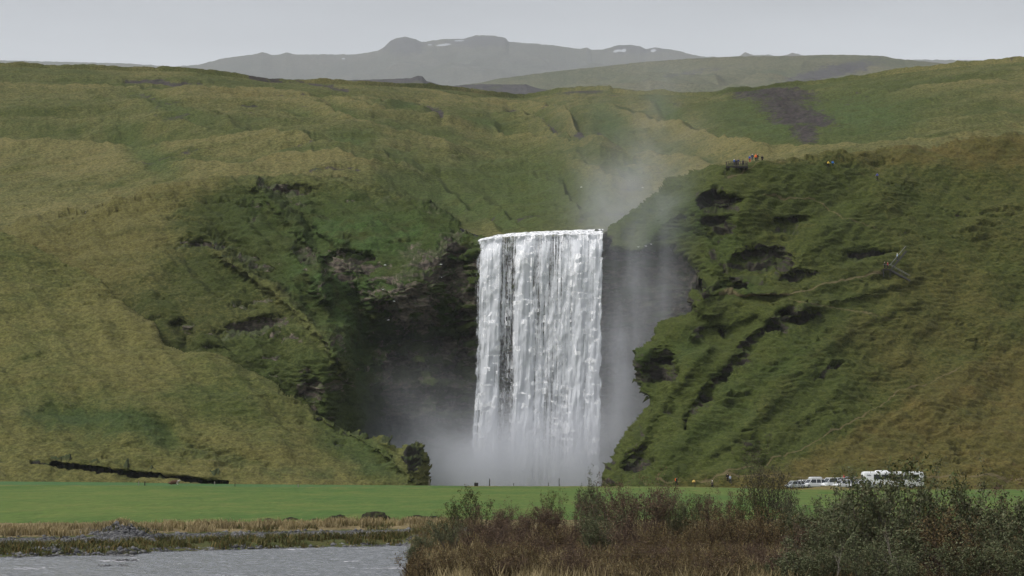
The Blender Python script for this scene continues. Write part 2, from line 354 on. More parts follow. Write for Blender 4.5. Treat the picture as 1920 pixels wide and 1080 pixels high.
# ---- bluff and hillside on the right
BLEFT = [(1120, 930), (1126, 905), (1131, 882), (1150, 850), (1158, 828), (1172, 800), (1200, 765), (1206, 756), (1196, 742), (1187, 715), (1183, 690), (1184, 655), (1200, 648), (1216, 640), (1226, 622), (1245, 608), (1285, 590), (1291, 578), (1288, 558),
         (1300, 545), (1318, 538)]
BTOP = [(1296, 500), (1285, 485), (1262, 468), (1230, 470), (1190, 478), (1150, 470), (1136, 455), (1140, 430), (1160, 412), (1185, 388), (1215, 360), (1245, 338), (1285, 322), (1320, 316), (1365, 312), (1402, 303), (1435, 296), (1500, 289), (1560, 285), (1620, 281), (1680, 276), (1800, 262), (1920, 248), (2020, 240)]
GULLY = [(1492, 572), (1450, 606), (1412, 640), (1380, 682), (1342, 720), (1302, 775), (1285, 800)]
def b_feat(X, Y, X0, Y0):
    f = 5 * ss(.15, .7, blob(X, Y, 1352, 378, 40, 17, 6)) + 5 * blob(X, Y, 1345, 420, 26, 45) + 6 * ss(.15, .7, blob(X, Y, 1425, 492, 55, 28, -8)) + 5 * blob(X, Y, 1500, 518, 34, 9) + 3.5 * stroke(X, Y, [(1590, 482), (1630, 472), (1680, 476)], 9)
    f = f + 3.5 * stroke(X, Y, GULLY, 10) + 8 * stroke(X, Y, [(1296, 500), (1340, 545), (1375, 540)], 16) - 5 * blob(X, Y, 1328, 545, 18, 18) - 3.5 * stroke(X, Y, [(1295, 572), (1330, 590)], 14) + 5 * blob(X, Y, 1240, 690, 26, 40, 20)
    f = f - 5 * blob(X, Y, 1498, 575, 34, 15, -10) + 3 * blob(X, Y, 1495, 598, 36, 7, -10) - 4 * blob(X, Y, 1455, 600, 18, 12) - 2.5 * blob(X, Y, 1405, 830, 12, 14) - 4 * blob(X, Y, 1205, 670, 20, 20) + 5 * blob(X, Y, 1195, 868, 26, 26) + 4 * blob(X, Y, 1470, 420, 40, 10, -15)
    for pts, wd, h_ in (([(1400, 790), (1430, 760), (1530, 660), (1620, 600), (1700, 565)], 20, 1.5), ([(1240, 870), (1330, 765), (1420, 700), (1490, 645)], 18, 1.3), ([(1440, 830), (1500, 780), (1600, 715), (1700, 670)], 18, 1.1), ([(1330, 850), (1400, 800), (1440, 770)], 12, 1.6), ([(1500, 470), (1590, 400), (1680, 350)], 24, 3.0), ([(1440, 345), (1500, 390), (1600, 440)], 16, 1.8), ([(1200, 470), (1260, 400), (1330, 345)], 16, 3), ([(1560, 560), (1640, 545), (1720, 520)], 10, 2)):
        f = f - h_ * stroke(X, Y, pts, wd) + .3 * h_ * stroke(X + 1.3 * wd, Y + 1.3 * wd, pts, wd)
    f = f - 3 * ss(556, 551, Y) * ss(540, 551, Y) * ss(1300, 1340, X) * ss(1500, 1440, X)
    f = f - 2.4 * stroke(X, Y, [(1180, 860), (1210, 800), (1260, 730), (1330, 650)], 14) + 2.2 * stroke(X, Y, [(1310, 630), (1370, 618), (1420, 600)], 9) + 3 * blob(X, Y, 1380, 325, 24, 10)
    return f
def b_mask(X, Y, X0, Y0):
    rock = paint(X, Y, [(1352, 380, 46, 22, 6), (1345, 420, 30, 44, 0, .9), (1425, 490, 66, 34, -8), (1470, 425, 40, 20, -25, .75), (1500, 517, 40, 10), (1480, 440, 24, 16, 0, .6), (1328, 540, 18, 16), (1300, 575, 22, 16, 0, .8), (1235, 690, 34, 46, 20, .9), (1190, 690, 14, 44, 0, .75),
                        (1500, 582, 34, 14, -10, .8), (1455, 612, 22, 12, 0, .7), (1405, 830, 14, 16, 0, .9), (1283, 795, 14, 9, 0, .8), (1195, 868, 34, 30, 0, .9), (1150, 880, 24, 40, 0, .75), (1200, 800, 20, 40, 30, .6), (1310, 622, 22, 9, 0, .8), (1360, 620, 24, 7, 0, .6), (1560, 690, 40, 8, -35, .6), (1375, 322, 20, 7, -20, .8),  # final patch paints the dark wedge below the platform, its shade and eroded earth
                        (1400, 540, 30, 12, 0, .7), (1250, 780, 14, 10, 0, .5), (1520, 650, 10, 5, 0, .6)],
                 [([(1590, 482), (1632, 472), (1680, 476)], 8, .9), ([(1140, 448), (1136, 470)], 8, .7), ([(1262, 468), (1296, 510), (1310, 540)], 14, .9), (GULLY, 8, .8), ([(1555, 305), (1600, 322), (1650, 338), (1720, 360)], 2.2, .75), ([(1480, 592), (1500, 600), (1530, 590)], 6, 1), ([(1340, 480), (1375, 520), (1430, 525)], 10, .8)])
    rock = rock * np.where(Y < 312, .55, 1)
    low = ss(0, 60, Y - (893 - .49 * (X - 1365)))
    dry = .14 + .75 * low * ss(1330, 1400, X) + .6 * ss(325, 285, Y) * ss(1400, 1450, X) + .3 * ss(1550, 1680, X) + .5 * ss(880, 905, Y) * ss(1240, 1280, X) - .2 * blob(X, Y, 1250, 400, 90, 60) + .3 * stroke(X, Y, [(1430, 760), (1530, 660), (1620, 600)], 16)
    moss = .3 + paint(X, Y, [(1250, 410, 100, 60, 0, .9), (1360, 450, 60, 60, 0, .5), (1380, 540, 60, 20), (1280, 650, 60, 40, 0, .6), (1200, 680, 30, 60, 0, .7), (1450, 700, 200, 60, -35, .5), (1340, 800, 120, 40, -35, .4)])
    path = paint(X0 + .3 * (X - X0), Y0 + .3 * (Y - Y0), (), [([(1355, 896), (1395, 882), (1430, 868), (1500, 840), (1600, 790), (1680, 742), (1800, 690)], 2.2, .7), ([(1230, 903), (1300, 899), (1400, 895), (1520, 893), (1680, 893), (1920, 890)], 2.4, .75), ([(1345, 552), (1400, 553), (1480, 552), (1530, 535), (1655, 511)], 2.3, .85),
                    ([(1480, 560), (1560, 575), (1640, 585), (1690, 600)], 2.0, .7), ([(1430, 366), (1530, 376), (1560, 392), (1640, 432), (1690, 440)], 2.0, .7), ([(1365, 335), (1395, 322), (1420, 310)], 2.5, .7), ([(1400, 300), (1470, 296), (1550, 303), (1640, 336)], 2.2, .5)])
    return rock, dry, moss, path
face_layer('bluff', [*BLEFT, (1310, 520), *BTOP, (2020, 930)], (1110, 236, 2020, 930), [
    (1120, 930, 504), (1130, 890, 511), (1206, 756, 541), (1184, 680, 551), (1240, 612, 558), (1290, 580, 562), (1328, 530, 567), (1400, 905, 505), (1680, 905, 511), (1920, 905, 517), (2020, 700, 568), (1138, 445, 604), (1160, 440, 602), (1190, 400, 608), (1200, 460, 600), (1245, 345, 614), (1280, 330, 616), (1365, 315, 606),
    (1402, 306, 612), (1435, 298, 616), (1500, 291, 624), (1680, 278, 644), (1920, 250, 662), (1340, 380, 590), (1260, 440, 597), (1285, 480, 592), (1400, 490, 576), (1350, 520, 576), (1420, 450, 586), (1480, 420, 594), (1550, 360, 612), (1680, 360, 622), (1500, 560, 566), (1600, 480, 589), (1680, 500, 590), (1400, 700, 541), (1300, 700, 542), (1600, 700, 549),
    (1680, 740, 546), (1920, 700, 566), (1920, 480, 606), (1500, 800, 527), (1250, 820, 524), (1350, 600, 561), (1680, 880, 516), (1500, 880, 511), (1300, 890, 509)], M_BLUFF,
    rounds=[(BLEFT, 20, 8), (BTOP[:7], 14, 6), (BTOP[7:], 16, 5)], feat=b_feat, masks=b_mask, lean=-1, scars=.7, gully=.55)

# ---- upland behind: a true height field, rows running away from the rim to the skyline
SKY2 = [(-100, 114), (0, 118), (240, 126), (357, 127.5), (392, 133), (465, 141), (502, 148), (561, 149), (677, 153), (794, 159), (837, 162), (884, 167), (934, 176), (972, 178), (1001, 176), (1045, 168), (1088, 164), (1144, 163), (1150, 168), (1190, 171), (1222, 171), (1295, 174), (1342, 173), (1368, 167), (1412, 164), (1450, 157), (1528, 152), (1616, 142), (1680, 132), (1800, 118), (2020, 100)]
FRONT = [(-100, 445), (0, 430), (240, 382), (330, 354), (480, 342), (600, 342), (700, 354), (790, 384), (850, 418), (893, 452), (960, 446), (1135, 440), (1200, 450), (1300, 400), (1500, 360), (1700, 340), (2020, 320)]
FOLDS = [   # crest lines of the upland, traced across the slope: height (m), foreslope and lee width (photo pixels)
    ([(-100, 222), (240, 227), (327, 231), (403, 241), (462, 250), (532, 262), (619, 273), (680, 279), (767, 288), (855, 302), (972, 314), (1117, 322), (1180, 330)], 2.0, 30, 8),
    ([(-100, 268), (240, 270), (357, 272), (502, 271), (560, 278), (640, 290), (720, 305), (800, 330)], 1.6, 26, 8), ([(-100, 155), (240, 158), (327, 161), (444, 163), (532, 169), (619, 181), (707, 203), (800, 216), (850, 224)], 1.6, 26, 6),
    ([(590, 193), (648, 221), (736, 238), (797, 257), (860, 272)], 1.5, 22, 6), ([(420, 226), (490, 244), (561, 262), (600, 270)], 1.2, 18, 6), ([(313, 305), (444, 315), (532, 303), (634, 306), (720, 322)], 1.3, 22, 7),
    ([(830, 219), (913, 230), (972, 256), (1030, 263), (1132, 283), (1234, 298), (1330, 306)], 1.7, 26, 7), ([(948, 213), (1015, 228), (1074, 256), (1123, 279), (1150, 284)], 1.5, 22, 5), ([(900, 180), (1001, 192), (1059, 210), (1094, 244), (1132, 274)], 1.6, 22, 6),
    ([(800, 160), (884, 180), (957, 190), (1000, 194)], 1.0, 16, 5), ([(1100, 190), (1207, 216), (1295, 242), (1382, 274), (1420, 284)], 1.8, 28, 8), ([(950, 291), (1059, 298), (1132, 306), (1220, 322)], 1.1, 18, 6), ([(690, 190), (745, 188), (800, 189)], .9, 14, 4),
    ([(826, 349), (902, 407), (942, 431)], 1.3, 18, 7), ([(905, 368), (957, 407), (990, 425)], 1.0, 14, 6), ([(986, 340), (1053, 351), (1088, 392)], 1.1, 18, 6), ([(738, 352), (802, 400), (850, 440)], 1.2, 16, 7), ([(1330, 168), (1420, 166), (1560, 164), (1680, 160), (1900, 150)], 1.2, 18, 5),
    ([(1380, 230), (1480, 236), (1600, 232), (1720, 225), (1900, 215)], 1.2, 22, 7), ([(1400, 282), (1500, 283), (1600, 278), (1700, 268), (1900, 245)], 1.4, 20, 6), ([(250, 192), (330, 200), (400, 212), (440, 222)], 1.0, 16, 6), ([(870, 330), (980, 322), (1080, 330), (1170, 352)], .9, 16, 6)]
def upland():
    cols = np.arange(-100, 2021, 2.0); rows = np.linspace(0, 1, 420) ** 1.15
    cx = np.clip(cols, -100, 2020)
    ys = np.interp(cx, *np.array(SKY2).T); yb = np.interp(cx, *np.array(FRONT).T)
    db = np.interp(cx, [-100, 480, 790, 893, 1135, 1300, 2020], [662, 682, 670, 626, 622, 640, 680]); ds = np.interp(cx, [-100, 700, 1000, 1350, 1500, 2020], [1080, 1180, 1320, 1200, 1250, 1150])
    kk = np.hanning(81); kk /= kk.sum(); sm = lambda q: np.convolve(np.pad(q, 40, mode='edge'), kk, 'valid')
    zs0 = at(cx, ys, sm(ds))[:, 2]; db = sm(db); ds = sm(ds); zb = sm(at(cx, yb, db)[:, 2]); zs = sm(zs0)
    t = np.concatenate([rows, 1 + np.array([.01, .03, .08, .2])])[:, None]
    d = db + (ds - db) * t
    g = np.where(t <= 1, 1 - (1 - np.clip(t, 0, 1)) ** 1.12, 1 - (t - 1) * .9)
    z = zb + (zs - zb) * g + (zs0 - zs) * ss(.8, 1, t)
    X = (cols - CX) / F / cp * 1.0
    ux = ray(cx, np.full_like(cx, 300))[:, 0]
    x = ux * d; y = d + 0 * x
    Q = np.stack([x, y, z], -1); px, py = to_px(Q)
    fade = ss(0, .05, t) * (.12 + .88 * ss(1.0, .62, t))
    a = .75 * x + .45 * y; b = -.45 * x + .9 * y
    h = 2.2 * fbm(a / 140, b / 60, oct=3) + 1.5 * (.35 - np.abs(fbm(a / 100 + 3, b / 36 + 8, oct=3, gain=.45))) + .9 * fbm(a / 26, b / 12, oct=3)
    usc = ss(.38, .52, fbm(a / 24 + 40, b / 9, oct=4, gain=.6)) * ss(0, .35, fbm(x / 90, y / 120, oct=2)); h = h - .5 * usc
    crest = 0 * px; lee = 0 * px
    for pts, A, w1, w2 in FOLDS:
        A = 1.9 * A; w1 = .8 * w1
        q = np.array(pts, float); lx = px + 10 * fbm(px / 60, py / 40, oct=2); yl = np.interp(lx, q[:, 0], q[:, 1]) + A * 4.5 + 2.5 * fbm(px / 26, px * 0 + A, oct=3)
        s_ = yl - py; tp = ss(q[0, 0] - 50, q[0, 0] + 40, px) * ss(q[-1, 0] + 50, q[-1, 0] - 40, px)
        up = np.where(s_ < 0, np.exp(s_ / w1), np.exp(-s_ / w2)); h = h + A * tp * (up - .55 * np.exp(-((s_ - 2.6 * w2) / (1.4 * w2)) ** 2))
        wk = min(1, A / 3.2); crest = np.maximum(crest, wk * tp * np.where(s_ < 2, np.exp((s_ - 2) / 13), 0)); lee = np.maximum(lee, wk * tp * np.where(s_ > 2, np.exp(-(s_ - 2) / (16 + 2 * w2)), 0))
    wx = px + 9 * fbm(px / 50, py / 22, oct=3); wy = py + 4 * fbm(px / 50 + 7, py / 22, oct=3)
    scarp = paint(wx, wy, (), [([(785, 190), (815, 205), (840, 222), (828, 228)], 8), ([(955, 213), (1000, 228), (1060, 250), (1118, 274)], 5), ([(240, 150), (300, 152), (380, 156)], 4, .9), ([(470, 143), (560, 152), (650, 168)], 3.5, .8), ([(735, 320), (745, 328)], 4, .6), ([(720, 192), (760, 190)], 3, .5)])
    scree = paint(wx, wy, [(1450, 182, 105, 18, 2, .95), (1500, 215, 95, 32, 14, .95), (1510, 255, 40, 24, 20, .8), (1080, 171, 66, 7, -3, 1.0), (1395, 272, 24, 5, -25, .8), (1372, 258, 7, 4, 0, 1), (1122, 243, 8, 4, 0, .9), (1300, 300, 34, 7, 0, .6), (1210, 175, 24, 4, 0, .7), (1600, 185, 60, 6, 5, .5), (1270, 198, 34, 8, 20, .5), (275, 190, 60, 14, 18, .55), (785, 375, 40, 12, 30, .5)])
    hollow = paint(wx, wy, [(650, 262, 50, 10, 0, .9), (1140, 235, 40, 26, 35, 1), (900, 240, 70, 8, 14, .9), (270, 290, 70, 22, 35, .8), (760, 200, 30, 7, 0, .7), (1250, 205, 50, 12, 35, .9), (1430, 235, 80, 30, 10, .8), (1620, 210, 120, 40, 0, .8), (560, 215, 40, 5, 10, .5), (300, 200, 90, 14, 20, .6), (720, 300, 50, 6, 5, .5), (1000, 350, 120, 40, 10, .6), (900, 400, 120, 22, 20, .5)], [([(620, 207), (680, 228), (760, 252)], 6, .8)])
    h = h - 2.0 * scarp - .5 * scree + 1.1 * (scree + .25) * fbm(x / 7, y / 5, oct=3) * ss(.1, .6, scree) - 1.8 * hollow
    z = z + h * fade + (.50 * fbm(x / 5, y / 8, oct=3) + .8 * (.25 - np.abs(fbm(a / 16, b / 7, oct=3))) * ss(-.2, .3, fbm(x / 60 + 9, y / 80, oct=2)) + .16 * fbm(x / 1.4, y / 2.4, oct=2)) * ss(0, .02, t)
    z = np.minimum(z, np.where(t < .97, CAMZ + (HOR - ys - 2.5) / F * d, 1e9))
    z = np.where(t >= .97, z + .9 * fbm(x / 16, y / 30, oct=4), z)
    P = np.stack([x, y, z], -1)
    rock = np.maximum(np.maximum(scarp * .95, scree * .85), .5 * usc)
    dry = .56 + .42 * crest * (1 - lee) - .55 * lee - .55 * hollow + .35 * paint(wx, wy, [(1290, 250, 120, 30, 25), (280, 135, 80, 8), (500, 190, 200, 16, 6, .4), (1600, 290, 140, 10, 0, .6)]) - .55 * paint(wx, wy, [(950, 380, 220, 45, 10), (1500, 230, 200, 60, 8), (760, 345, 90, 20, 0, .5), (1650, 165, 120, 14, -8, .8)])  # crest straw and lee green: drier turf plus painted light and shade of folds
    moss = hollow * .7 + .5 * paint(wx, wy, [(900, 390, 200, 40, 12, .7), (1550, 230, 180, 50, 8, .8)])
    LAYERS['upland_hillside'] = (P, np.ones(P.shape[:2], bool), px, py)
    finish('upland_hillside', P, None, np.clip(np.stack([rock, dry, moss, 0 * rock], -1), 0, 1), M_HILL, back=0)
upland()

# ---- distant hills and mountains
def ridge(name, prof, d, drop, back_drop, m, amp, scale, step=4, foot=None, rows=70, hillm=None):
    cols = np.arange(prof[0][0], prof[-1][0] + 1, step); y = np.interp(cols, *np.array(prof).T)
    y = y + .5 * amp * fbm(cols / 12, cols * 0 + d, oct=4)
    v = np.concatenate([np.linspace(1, 0, rows), [-.15, -.5, -1]])[:, None]      # 1 at the foot, 0 at the crest
    crest = at(cols, y, np.full_like(cols, d))
    kk = np.hanning(61); kk /= kk.sum(); ysm = np.convolve(np.pad(y, 30, mode='edge'), kk, 'valid'); ysm = np.convolve(np.pad(ysm, 30, mode='edge'), kk, 'valid') + 6
    crest_s = at(cols, ysm, np.full_like(cols, d))
    run = drop
    yy = d - v * run
    zc = crest[:, 2]; zf = at(cols, np.full_like(cols, foot or 200), np.full_like(cols, d - run))[:, 2]
    zc = zc + (crest_s[:, 2] - zc) * ss(0, .22, np.abs(v))
    z = np.where(v >= 0, zc + (zf - zc) * np.clip(v, 0, 1) ** .85, zc + v * back_drop)
    x = crest[:, 0] * (yy / d)
    n = fbm(x / scale, yy / scale, oct=5); n2 = np.abs(fbm(x / (scale * .5) + 9, yy / (scale * 1.4), oct=4))
    z = z + (n - .8 * n2) * scale * .09 * np.clip(np.abs(v) * 6, 0, 1)
    P = np.stack([x, yy + 0 * x, z], -1); px, py = to_px(P)
    rock, dry, moss = hillm(px, py) if hillm else (0 * px, 0 * px + .4, 0 * px)
    return finish(name, P, None, np.clip(np.stack([rock, dry, moss, 0 * rock], -1), 0, 1), m, back=0)
M_FAR = terrain_mat('far heath', (.052, .057, .040), (.084, .078, .056), (.05, .052, .035), (.030, .030, .032), (.052, .052, .054), (.42, .44, .47), far=22)
M_MID = terrain_mat('distant heath', (.072, .082, .042), (.115, .108, .06), (.06, .07, .035), (.045, .042, .046), (.07, .066, .066), PATH, far=8)
MT = [(-200, 108), (0, 113), (240, 119), (327, 125), (374, 121), (415, 110), (467, 103), (480, 101), (491, 97.5), (511, 103), (525, 102), (537, 98), (552, 102), (666, 102), (707, 95.5), (718, 90), (733, 76), (745, 71), (759, 68.5), (780, 73.5), (791, 79), (832, 73), (870, 72.5), (893, 66), (928, 67), (948, 71), (953, 78), (1024, 83), (1088, 92), (1100, 89), (1109, 93), (1129, 93), (1158, 85), (1182, 84), (1202, 87), (1211, 92), (1228, 89), (1266, 94), (1292, 101), (1315, 105.6), (1370, 108), (1388, 104), (1397, 98), (1415, 103.6), (1441, 102), (1455, 106), (1473, 103.6), (1485, 99), (1508, 103.6), (1560, 110), (1920, 114), (2200, 112)]
def mt_mask(px, py):
    rock = .35 + .5 * paint(px, py, [(760, 85, 40, 16), (900, 78, 60, 10), (1190, 92, 50, 8)])
    snow = paint(px, py, [(832, 84, 17, 2.2, -6, .9), (806, 84, 6, 1.3, 0, .8), (985, 80, 26, 1.0, 4, .6), (1020, 83, 30, .9, 3, .6), (1158, 96, 10, 2, -8, 1), (1170, 94, 6, 3, -30, 1), (1225, 95, 7, 2, 0, .9), (860, 76, 14, 1.5, 0, .7), (644, 110, 4, 1.5, 0, .9), (545, 105, 5, 1.2, 0, .6), (1140, 97, 6, 1.5, 0, .7)])
    return rock, 0 * px + .45, snow
def ridge_snow():
    o = ridge('far_mountains', MT, 18000, 5500, 700, M_FAR, 2.2, 1600, step=2.5, foot=196, rows=110, hillm=mt_mask)
    a = o.data.attributes['mask'].data; n = len(a); b = np.empty(n * 4, np.float32); a.foreach_get('color', b); b = b.reshape(-1, 4)
    b[:, 3] = b[:, 2] * 1.3; b[:, 2] = 0; a.foreach_set('color', b.ravel())
ridge_snow()
MH = [(700, 205), (800, 175), (860, 160), (907, 154), (931, 148), (1045, 133), (1129, 124.6), (1207, 116), (1292, 110), (1382, 105.6), (1499, 104.7), (1543, 102.7), (1587, 102.7), (1654, 104.7), (1680, 110), (1760, 118), (1920, 128), (2200, 138)]
ridge('distant_hill', MH, 6500, 2400, 350, M_MID, 1.6, 580, step=3, foot=200, rows=90, hillm=lambda px, py: (.25 + .6 * paint(px, py, [(1560, 135, 90, 12, -12, 1), (1300, 135, 90, 5, -8, .5), (1500, 148, 60, 5, -6, .7)]), 0 * px + .5, 0 * px))
LR = [(380, 190), (480, 162), (560, 156), (640, 150.5), (700, 149), (770, 146.5), (784, 141.5), (792, 143), (800, 152), (830, 160), (850, 161), (900, 157.5), (960, 158.5), (985, 158), (1010, 166), (1050, 172), (1120, 180), (1200, 190)]
ridge('low_ridge', LR, 4200, 800, 190, M_MID, 1.4, 250, step=2.5, foot=190, rows=40, hillm=lambda px, py: (0 * px + .75, 0 * px + .3, 0 * px))

# ------------------------------------------------------------------ valley floor: fields, river bank, river
def ground_mat():
    g = N('bank ground'); p = g.pos(); a = g.n('ShaderNodeAttribute', attribute_name='mask'); c = g.n('ShaderNodeSeparateColor', {0: a.outputs['Color']})
    f1 = g.noise(p, 1.6, 5, .65); f2 = g.noise(p, 7, 3, .6)
    gr = g.mix(g.rng(f1, .35, .65), (.060, .075, .022), (.085, .078, .028)); dr = g.mix(g.rng(f1, .3, .7), (.15, .115, .055), (.22, .175, .09))
    gv = g.mix(g.rng(g.n('ShaderNodeTexVoronoi', {'Vector': p, 'Scale': 5.0}).outputs['Color'], .2, .8), (.055, .055, .058), (.13, .128, .125))
    b = g.mix(g.rng(g.math('ADD', c.outputs[1], g.math('MULTIPLY', g.math('SUBTRACT', f1, .5), .8)), .3, .7), gr, dr)
    b = g.mix(g.rng(g.math('ADD', c.outputs[0], g.math('MULTIPLY', g.math('SUBTRACT', f1, .5), .7)), .4, .6), b, gv)
    b = g.mix(g.rng(g.math('ADD', c.outputs[2], g.math('MULTIPLY', g.math('SUBTRACT', f1, .5), .7)), .4, .6), b, (.04, .03, .022))
    b = g.val(b, g.rng(f2, .25, .75, .75, 1.25))
    return g.surf(b, .95, .15, g.bump(g.math('ADD', f1, f2), .8, .12))
def field_mat():
    g = N('pasture'); p = g.pos(); a = g.n('ShaderNodeAttribute', attribute_name='mask'); c = g.n('ShaderNodeSeparateColor', {0: a.outputs['Color']})
    big = g.noise(p, .035, 4, .6, stretch=(1, .35, 1)); mid = g.noise(p, .35, 4, .65, stretch=(1, .22, 1)); fine = g.noise(p, 2.4, 3, .65, stretch=(1, .16, 1))
    b = g.mix(g.rng(big, .35, .65), (.056, .114, .020), (.094, .138, .026)); b = g.mix(g.rng(mid, .42, .72, 0, .7), b, (.110, .122, .030))
    b = g.mix(c.outputs[2], b, (.048, .118, .040)); b = g.mix(g.rng(g.math('ADD', c.outputs[1], g.math('MULTIPLY', g.math('SUBTRACT', mid, .5), .9)), .3, .8), b, (.15, .125, .045))
    b = g.mix(g.rng(g.math('ADD', c.outputs[0], g.math('MULTIPLY', g.math('SUBTRACT', mid, .5), .9)), .3, .7), b, (.035, .028, .02))
    b = g.val(b, g.math('ADD', g.rng(fine, .25, .75, .80, 1.18), g.rng(mid, .3, .7, -.1, .1)))
    return g.surf(b, .95, .15, g.bump(g.math('ADD', fine, mid), .7, .15))
BROW_PX = [-300, 0, 240, 420, 700, 900, 1100, 1300, 1480, 1700, 2200]; BROW_Y = [901, 902, 904.5, 907.5, 909.5, 911, 911.5, 912.5, 917, 917.5, 917]
NEAR_PX = [-300, 240, 560, 830, 2200]; NEAR_D = [150, 153, 158, 163, 163]
def field():
    px = np.arange(-300, 2201, 4.0)[None, :]; u = np.linspace(0, 1, 260)[:, None]
    near = np.interp(px, NEAR_PX, NEAR_D); d = near + (488 - near) * u ** 1.7
    zb = CAMZ - (np.interp(px, BROW_PX, BROW_Y) - HOR) * 488 / F
    z = 0.0 * (1 - u) + zb * u ** 1.2
    x = (px - CX) / F * d
    fold = 375 + 25 * np.sin(px / 400)
    z = z + .22 * np.exp(-((d - fold) / 16) ** 2) - .22 * np.exp(-((d - fold - 40) / 26) ** 2) + .10 * fbm(x / 14, d / 40, oct=3) * ss(0, .1, u) * ss(1, .9, u) + .035 * fbm(x / 1.5, d / 5, oct=3)
    z = z + .75 * np.exp(-((px - 1553) / 42) ** 2 - ((d - 470) / 14) ** 2)
    z = np.where(d < near + 2, z - .12 * (near + 2 - d), z)
    ext = np.array([500, 520, 560, 640])[:, None] + 0 * px; ez = np.stack([zb[0] - .1, zb[0] - .8, zb[0] - 3, zb[0] - 5])
    D = np.concatenate([d, ext]); Z = np.concatenate([z, ez]); Xp = (px - CX) / F * D
    far = ss(fold + 5, fold + 40, D); my = ss(440, 470, D) * ss(700, 900, px + 0 * D) * .5
    m = np.stack([.0 * D + .9 * np.exp(-((px - 1553) / 40) ** 2 - ((D - 466) / 8) ** 2) * .5, my + .5 * np.exp(-((D - fold) / 12) ** 2) + .9 * np.exp(-((px - 1553) / 50) ** 2 - ((D - 468) / 16) ** 2) + .8 * ss(3, 0, D - near), far * ss(900, 500, px + 0 * D) * .8, 0 * D], -1)
    P = np.stack([Xp, D, Z], -1); LAYERS['field'] = (P, np.ones(P.shape[:2], bool), *to_px(P))
    finish('pasture_field', P[::-1], None, np.clip(m, 0, 1)[::-1], field_mat(), back=0)
field()
SHORE_PX = [-300, 0, 240, 330, 560, 760, 2200]; SHORE_D = [120, 122, 126, 131, 136, 141, 146]
def bank_z(px, d):
    px = np.asarray(px, float); d = np.asarray(d, float); x = (px - CX) / F * d
    s = d - np.interp(px, SHORE_PX, SHORE_D) + .9 * fbm(x / 3, d / 3, oct=3)
    left = np.interp(s, [-40, -4, -.3, .3, 1.5, 4.5, 6, 11, 13, 18, 30], [-1.9, -1.6, -1.15, -.95, -.72, -.55, -.50, -.45, -.25, -.05, 0])
    spit = .62 * blob(px + 14 * fbm(x / 2, d / 5, oct=2), d, 235, 118, 75, 2.2) + .62 * blob(px + 14 * fbm(x / 2, d / 5, oct=2), d, 215, 111.5, 85, 1.8) + .6 * blob(px, d, 240, 125, 70, 3)
    left = np.maximum(left, np.where(spit > .1, -1.6 + spit, -9))
    heap = (.5 + .12 * fbm(x / .7, d / .7, oct=3)) * np.exp(-((px - 236) / 30) ** 2 - ((d - 139) / 3) ** 2)
    left = left + heap
    land = ss(742, 778, px + 14 * fbm(x / 2.5, d / 2.5, oct=3) - 14 * ss(95, 120, d))
    right = -.62 + .12 * fbm(x / 4, d / 4, oct=3) + .25 * ss(120, 150, d) + .3 * ss(152, 160, d)
    return np.where(land > 0, left * (1 - land) + np.maximum(left, right) * land, left), s, land, heap
def bank():
    px = np.arange(-300, 2201, 4.0)[None, :]; d = np.concatenate([np.linspace(40, 108, 60), np.linspace(108.3, 166, 190)])[:, None]
    z, s, land, heap = bank_z(px + 0 * d, d + 0 * px); x = (px - CX) / F * d
    near = np.interp(px, NEAR_PX, NEAR_D)
    z = z + .06 * fbm(x / .8, d / 1.2, oct=3); z = np.where(d > near + .5, np.minimum(z, -.12), z)
    gravel = np.maximum(ss(4.2, 5.4, s) * ss(12.5, 10.5, s), ss(.4, 0, s)); gravel = np.maximum(gravel, ss(.1, .3, heap)) * (1 - land)
    dry = np.maximum(ss(11, 13, s) * (1 - land), .55 * land); soil = land * .35
    P = np.stack([x, d + 0 * x, z], -1); m = np.stack([gravel, dry, soil, 0 * x], -1)
    finish('riverbank', P[::-1], None, np.clip(m, 0, 1)[::-1], ground_mat(), back=0)
bank()
def plane(name, x0, x1, y0, y1, z, m):
    o = link(name, raw_mesh(name, [(x0, y0, z), (x1, y0, z), (x1, y1, z), (x0, y1, z)], [(0, 1, 2, 3)]), m); props(o, kind='structure'); return o
plane('ground', -4600, 4600, -300, 18800, -8, simple('subsoil', (.06, .06, .035), .95, .1))
g = N('river water'); p = g.pos()
wv = g.math('ADD', g.noise(p, 1.1, 4, .62, stretch=(.45, 1, 1)), g.math('MULTIPLY', g.noise(p, 5.0, 3, .6, stretch=(.5, 1, 1)), .35))
foam = g.rng(g.math('ADD', g.noise(p, .32, 4, .6, stretch=(.5, 1, 1)), g.math('MULTIPLY', g.noise(p, 2.6, 4, .7, stretch=(.35, 1, 1)), .8)), 1.05, 1.22)
M_WATER = g.surf(g.mix(foam, (.20, .21, .225), (.6, .57, .6)), g.math('ADD', .16, g.math('MULTIPLY', foam, .5)), .5, g.bump(wv, 1.0, .55), IOR=1.33)
def river():
    px = np.arange(-300, 820, 2.5)[None, :]; d = np.linspace(60, 148, 520)[:, None]; x = (px - CX) / F * d; y = d + 0 * x
    z = -1.0 + .045 * fbm(x / .9 + .3 * y, y / 1.3, oct=3) + .030 * fbm(x / .35, y / .5, oct=2) + .03 * fbm(x / 6, y / 9, oct=2)
    o = link('river', raw_mesh('river', np.stack([x, y, z], -1).reshape(-1, 3), grid_faces(520, px.size)[:, ::-1]), M_WATER, smooth=True); props(o, kind='structure')
river()

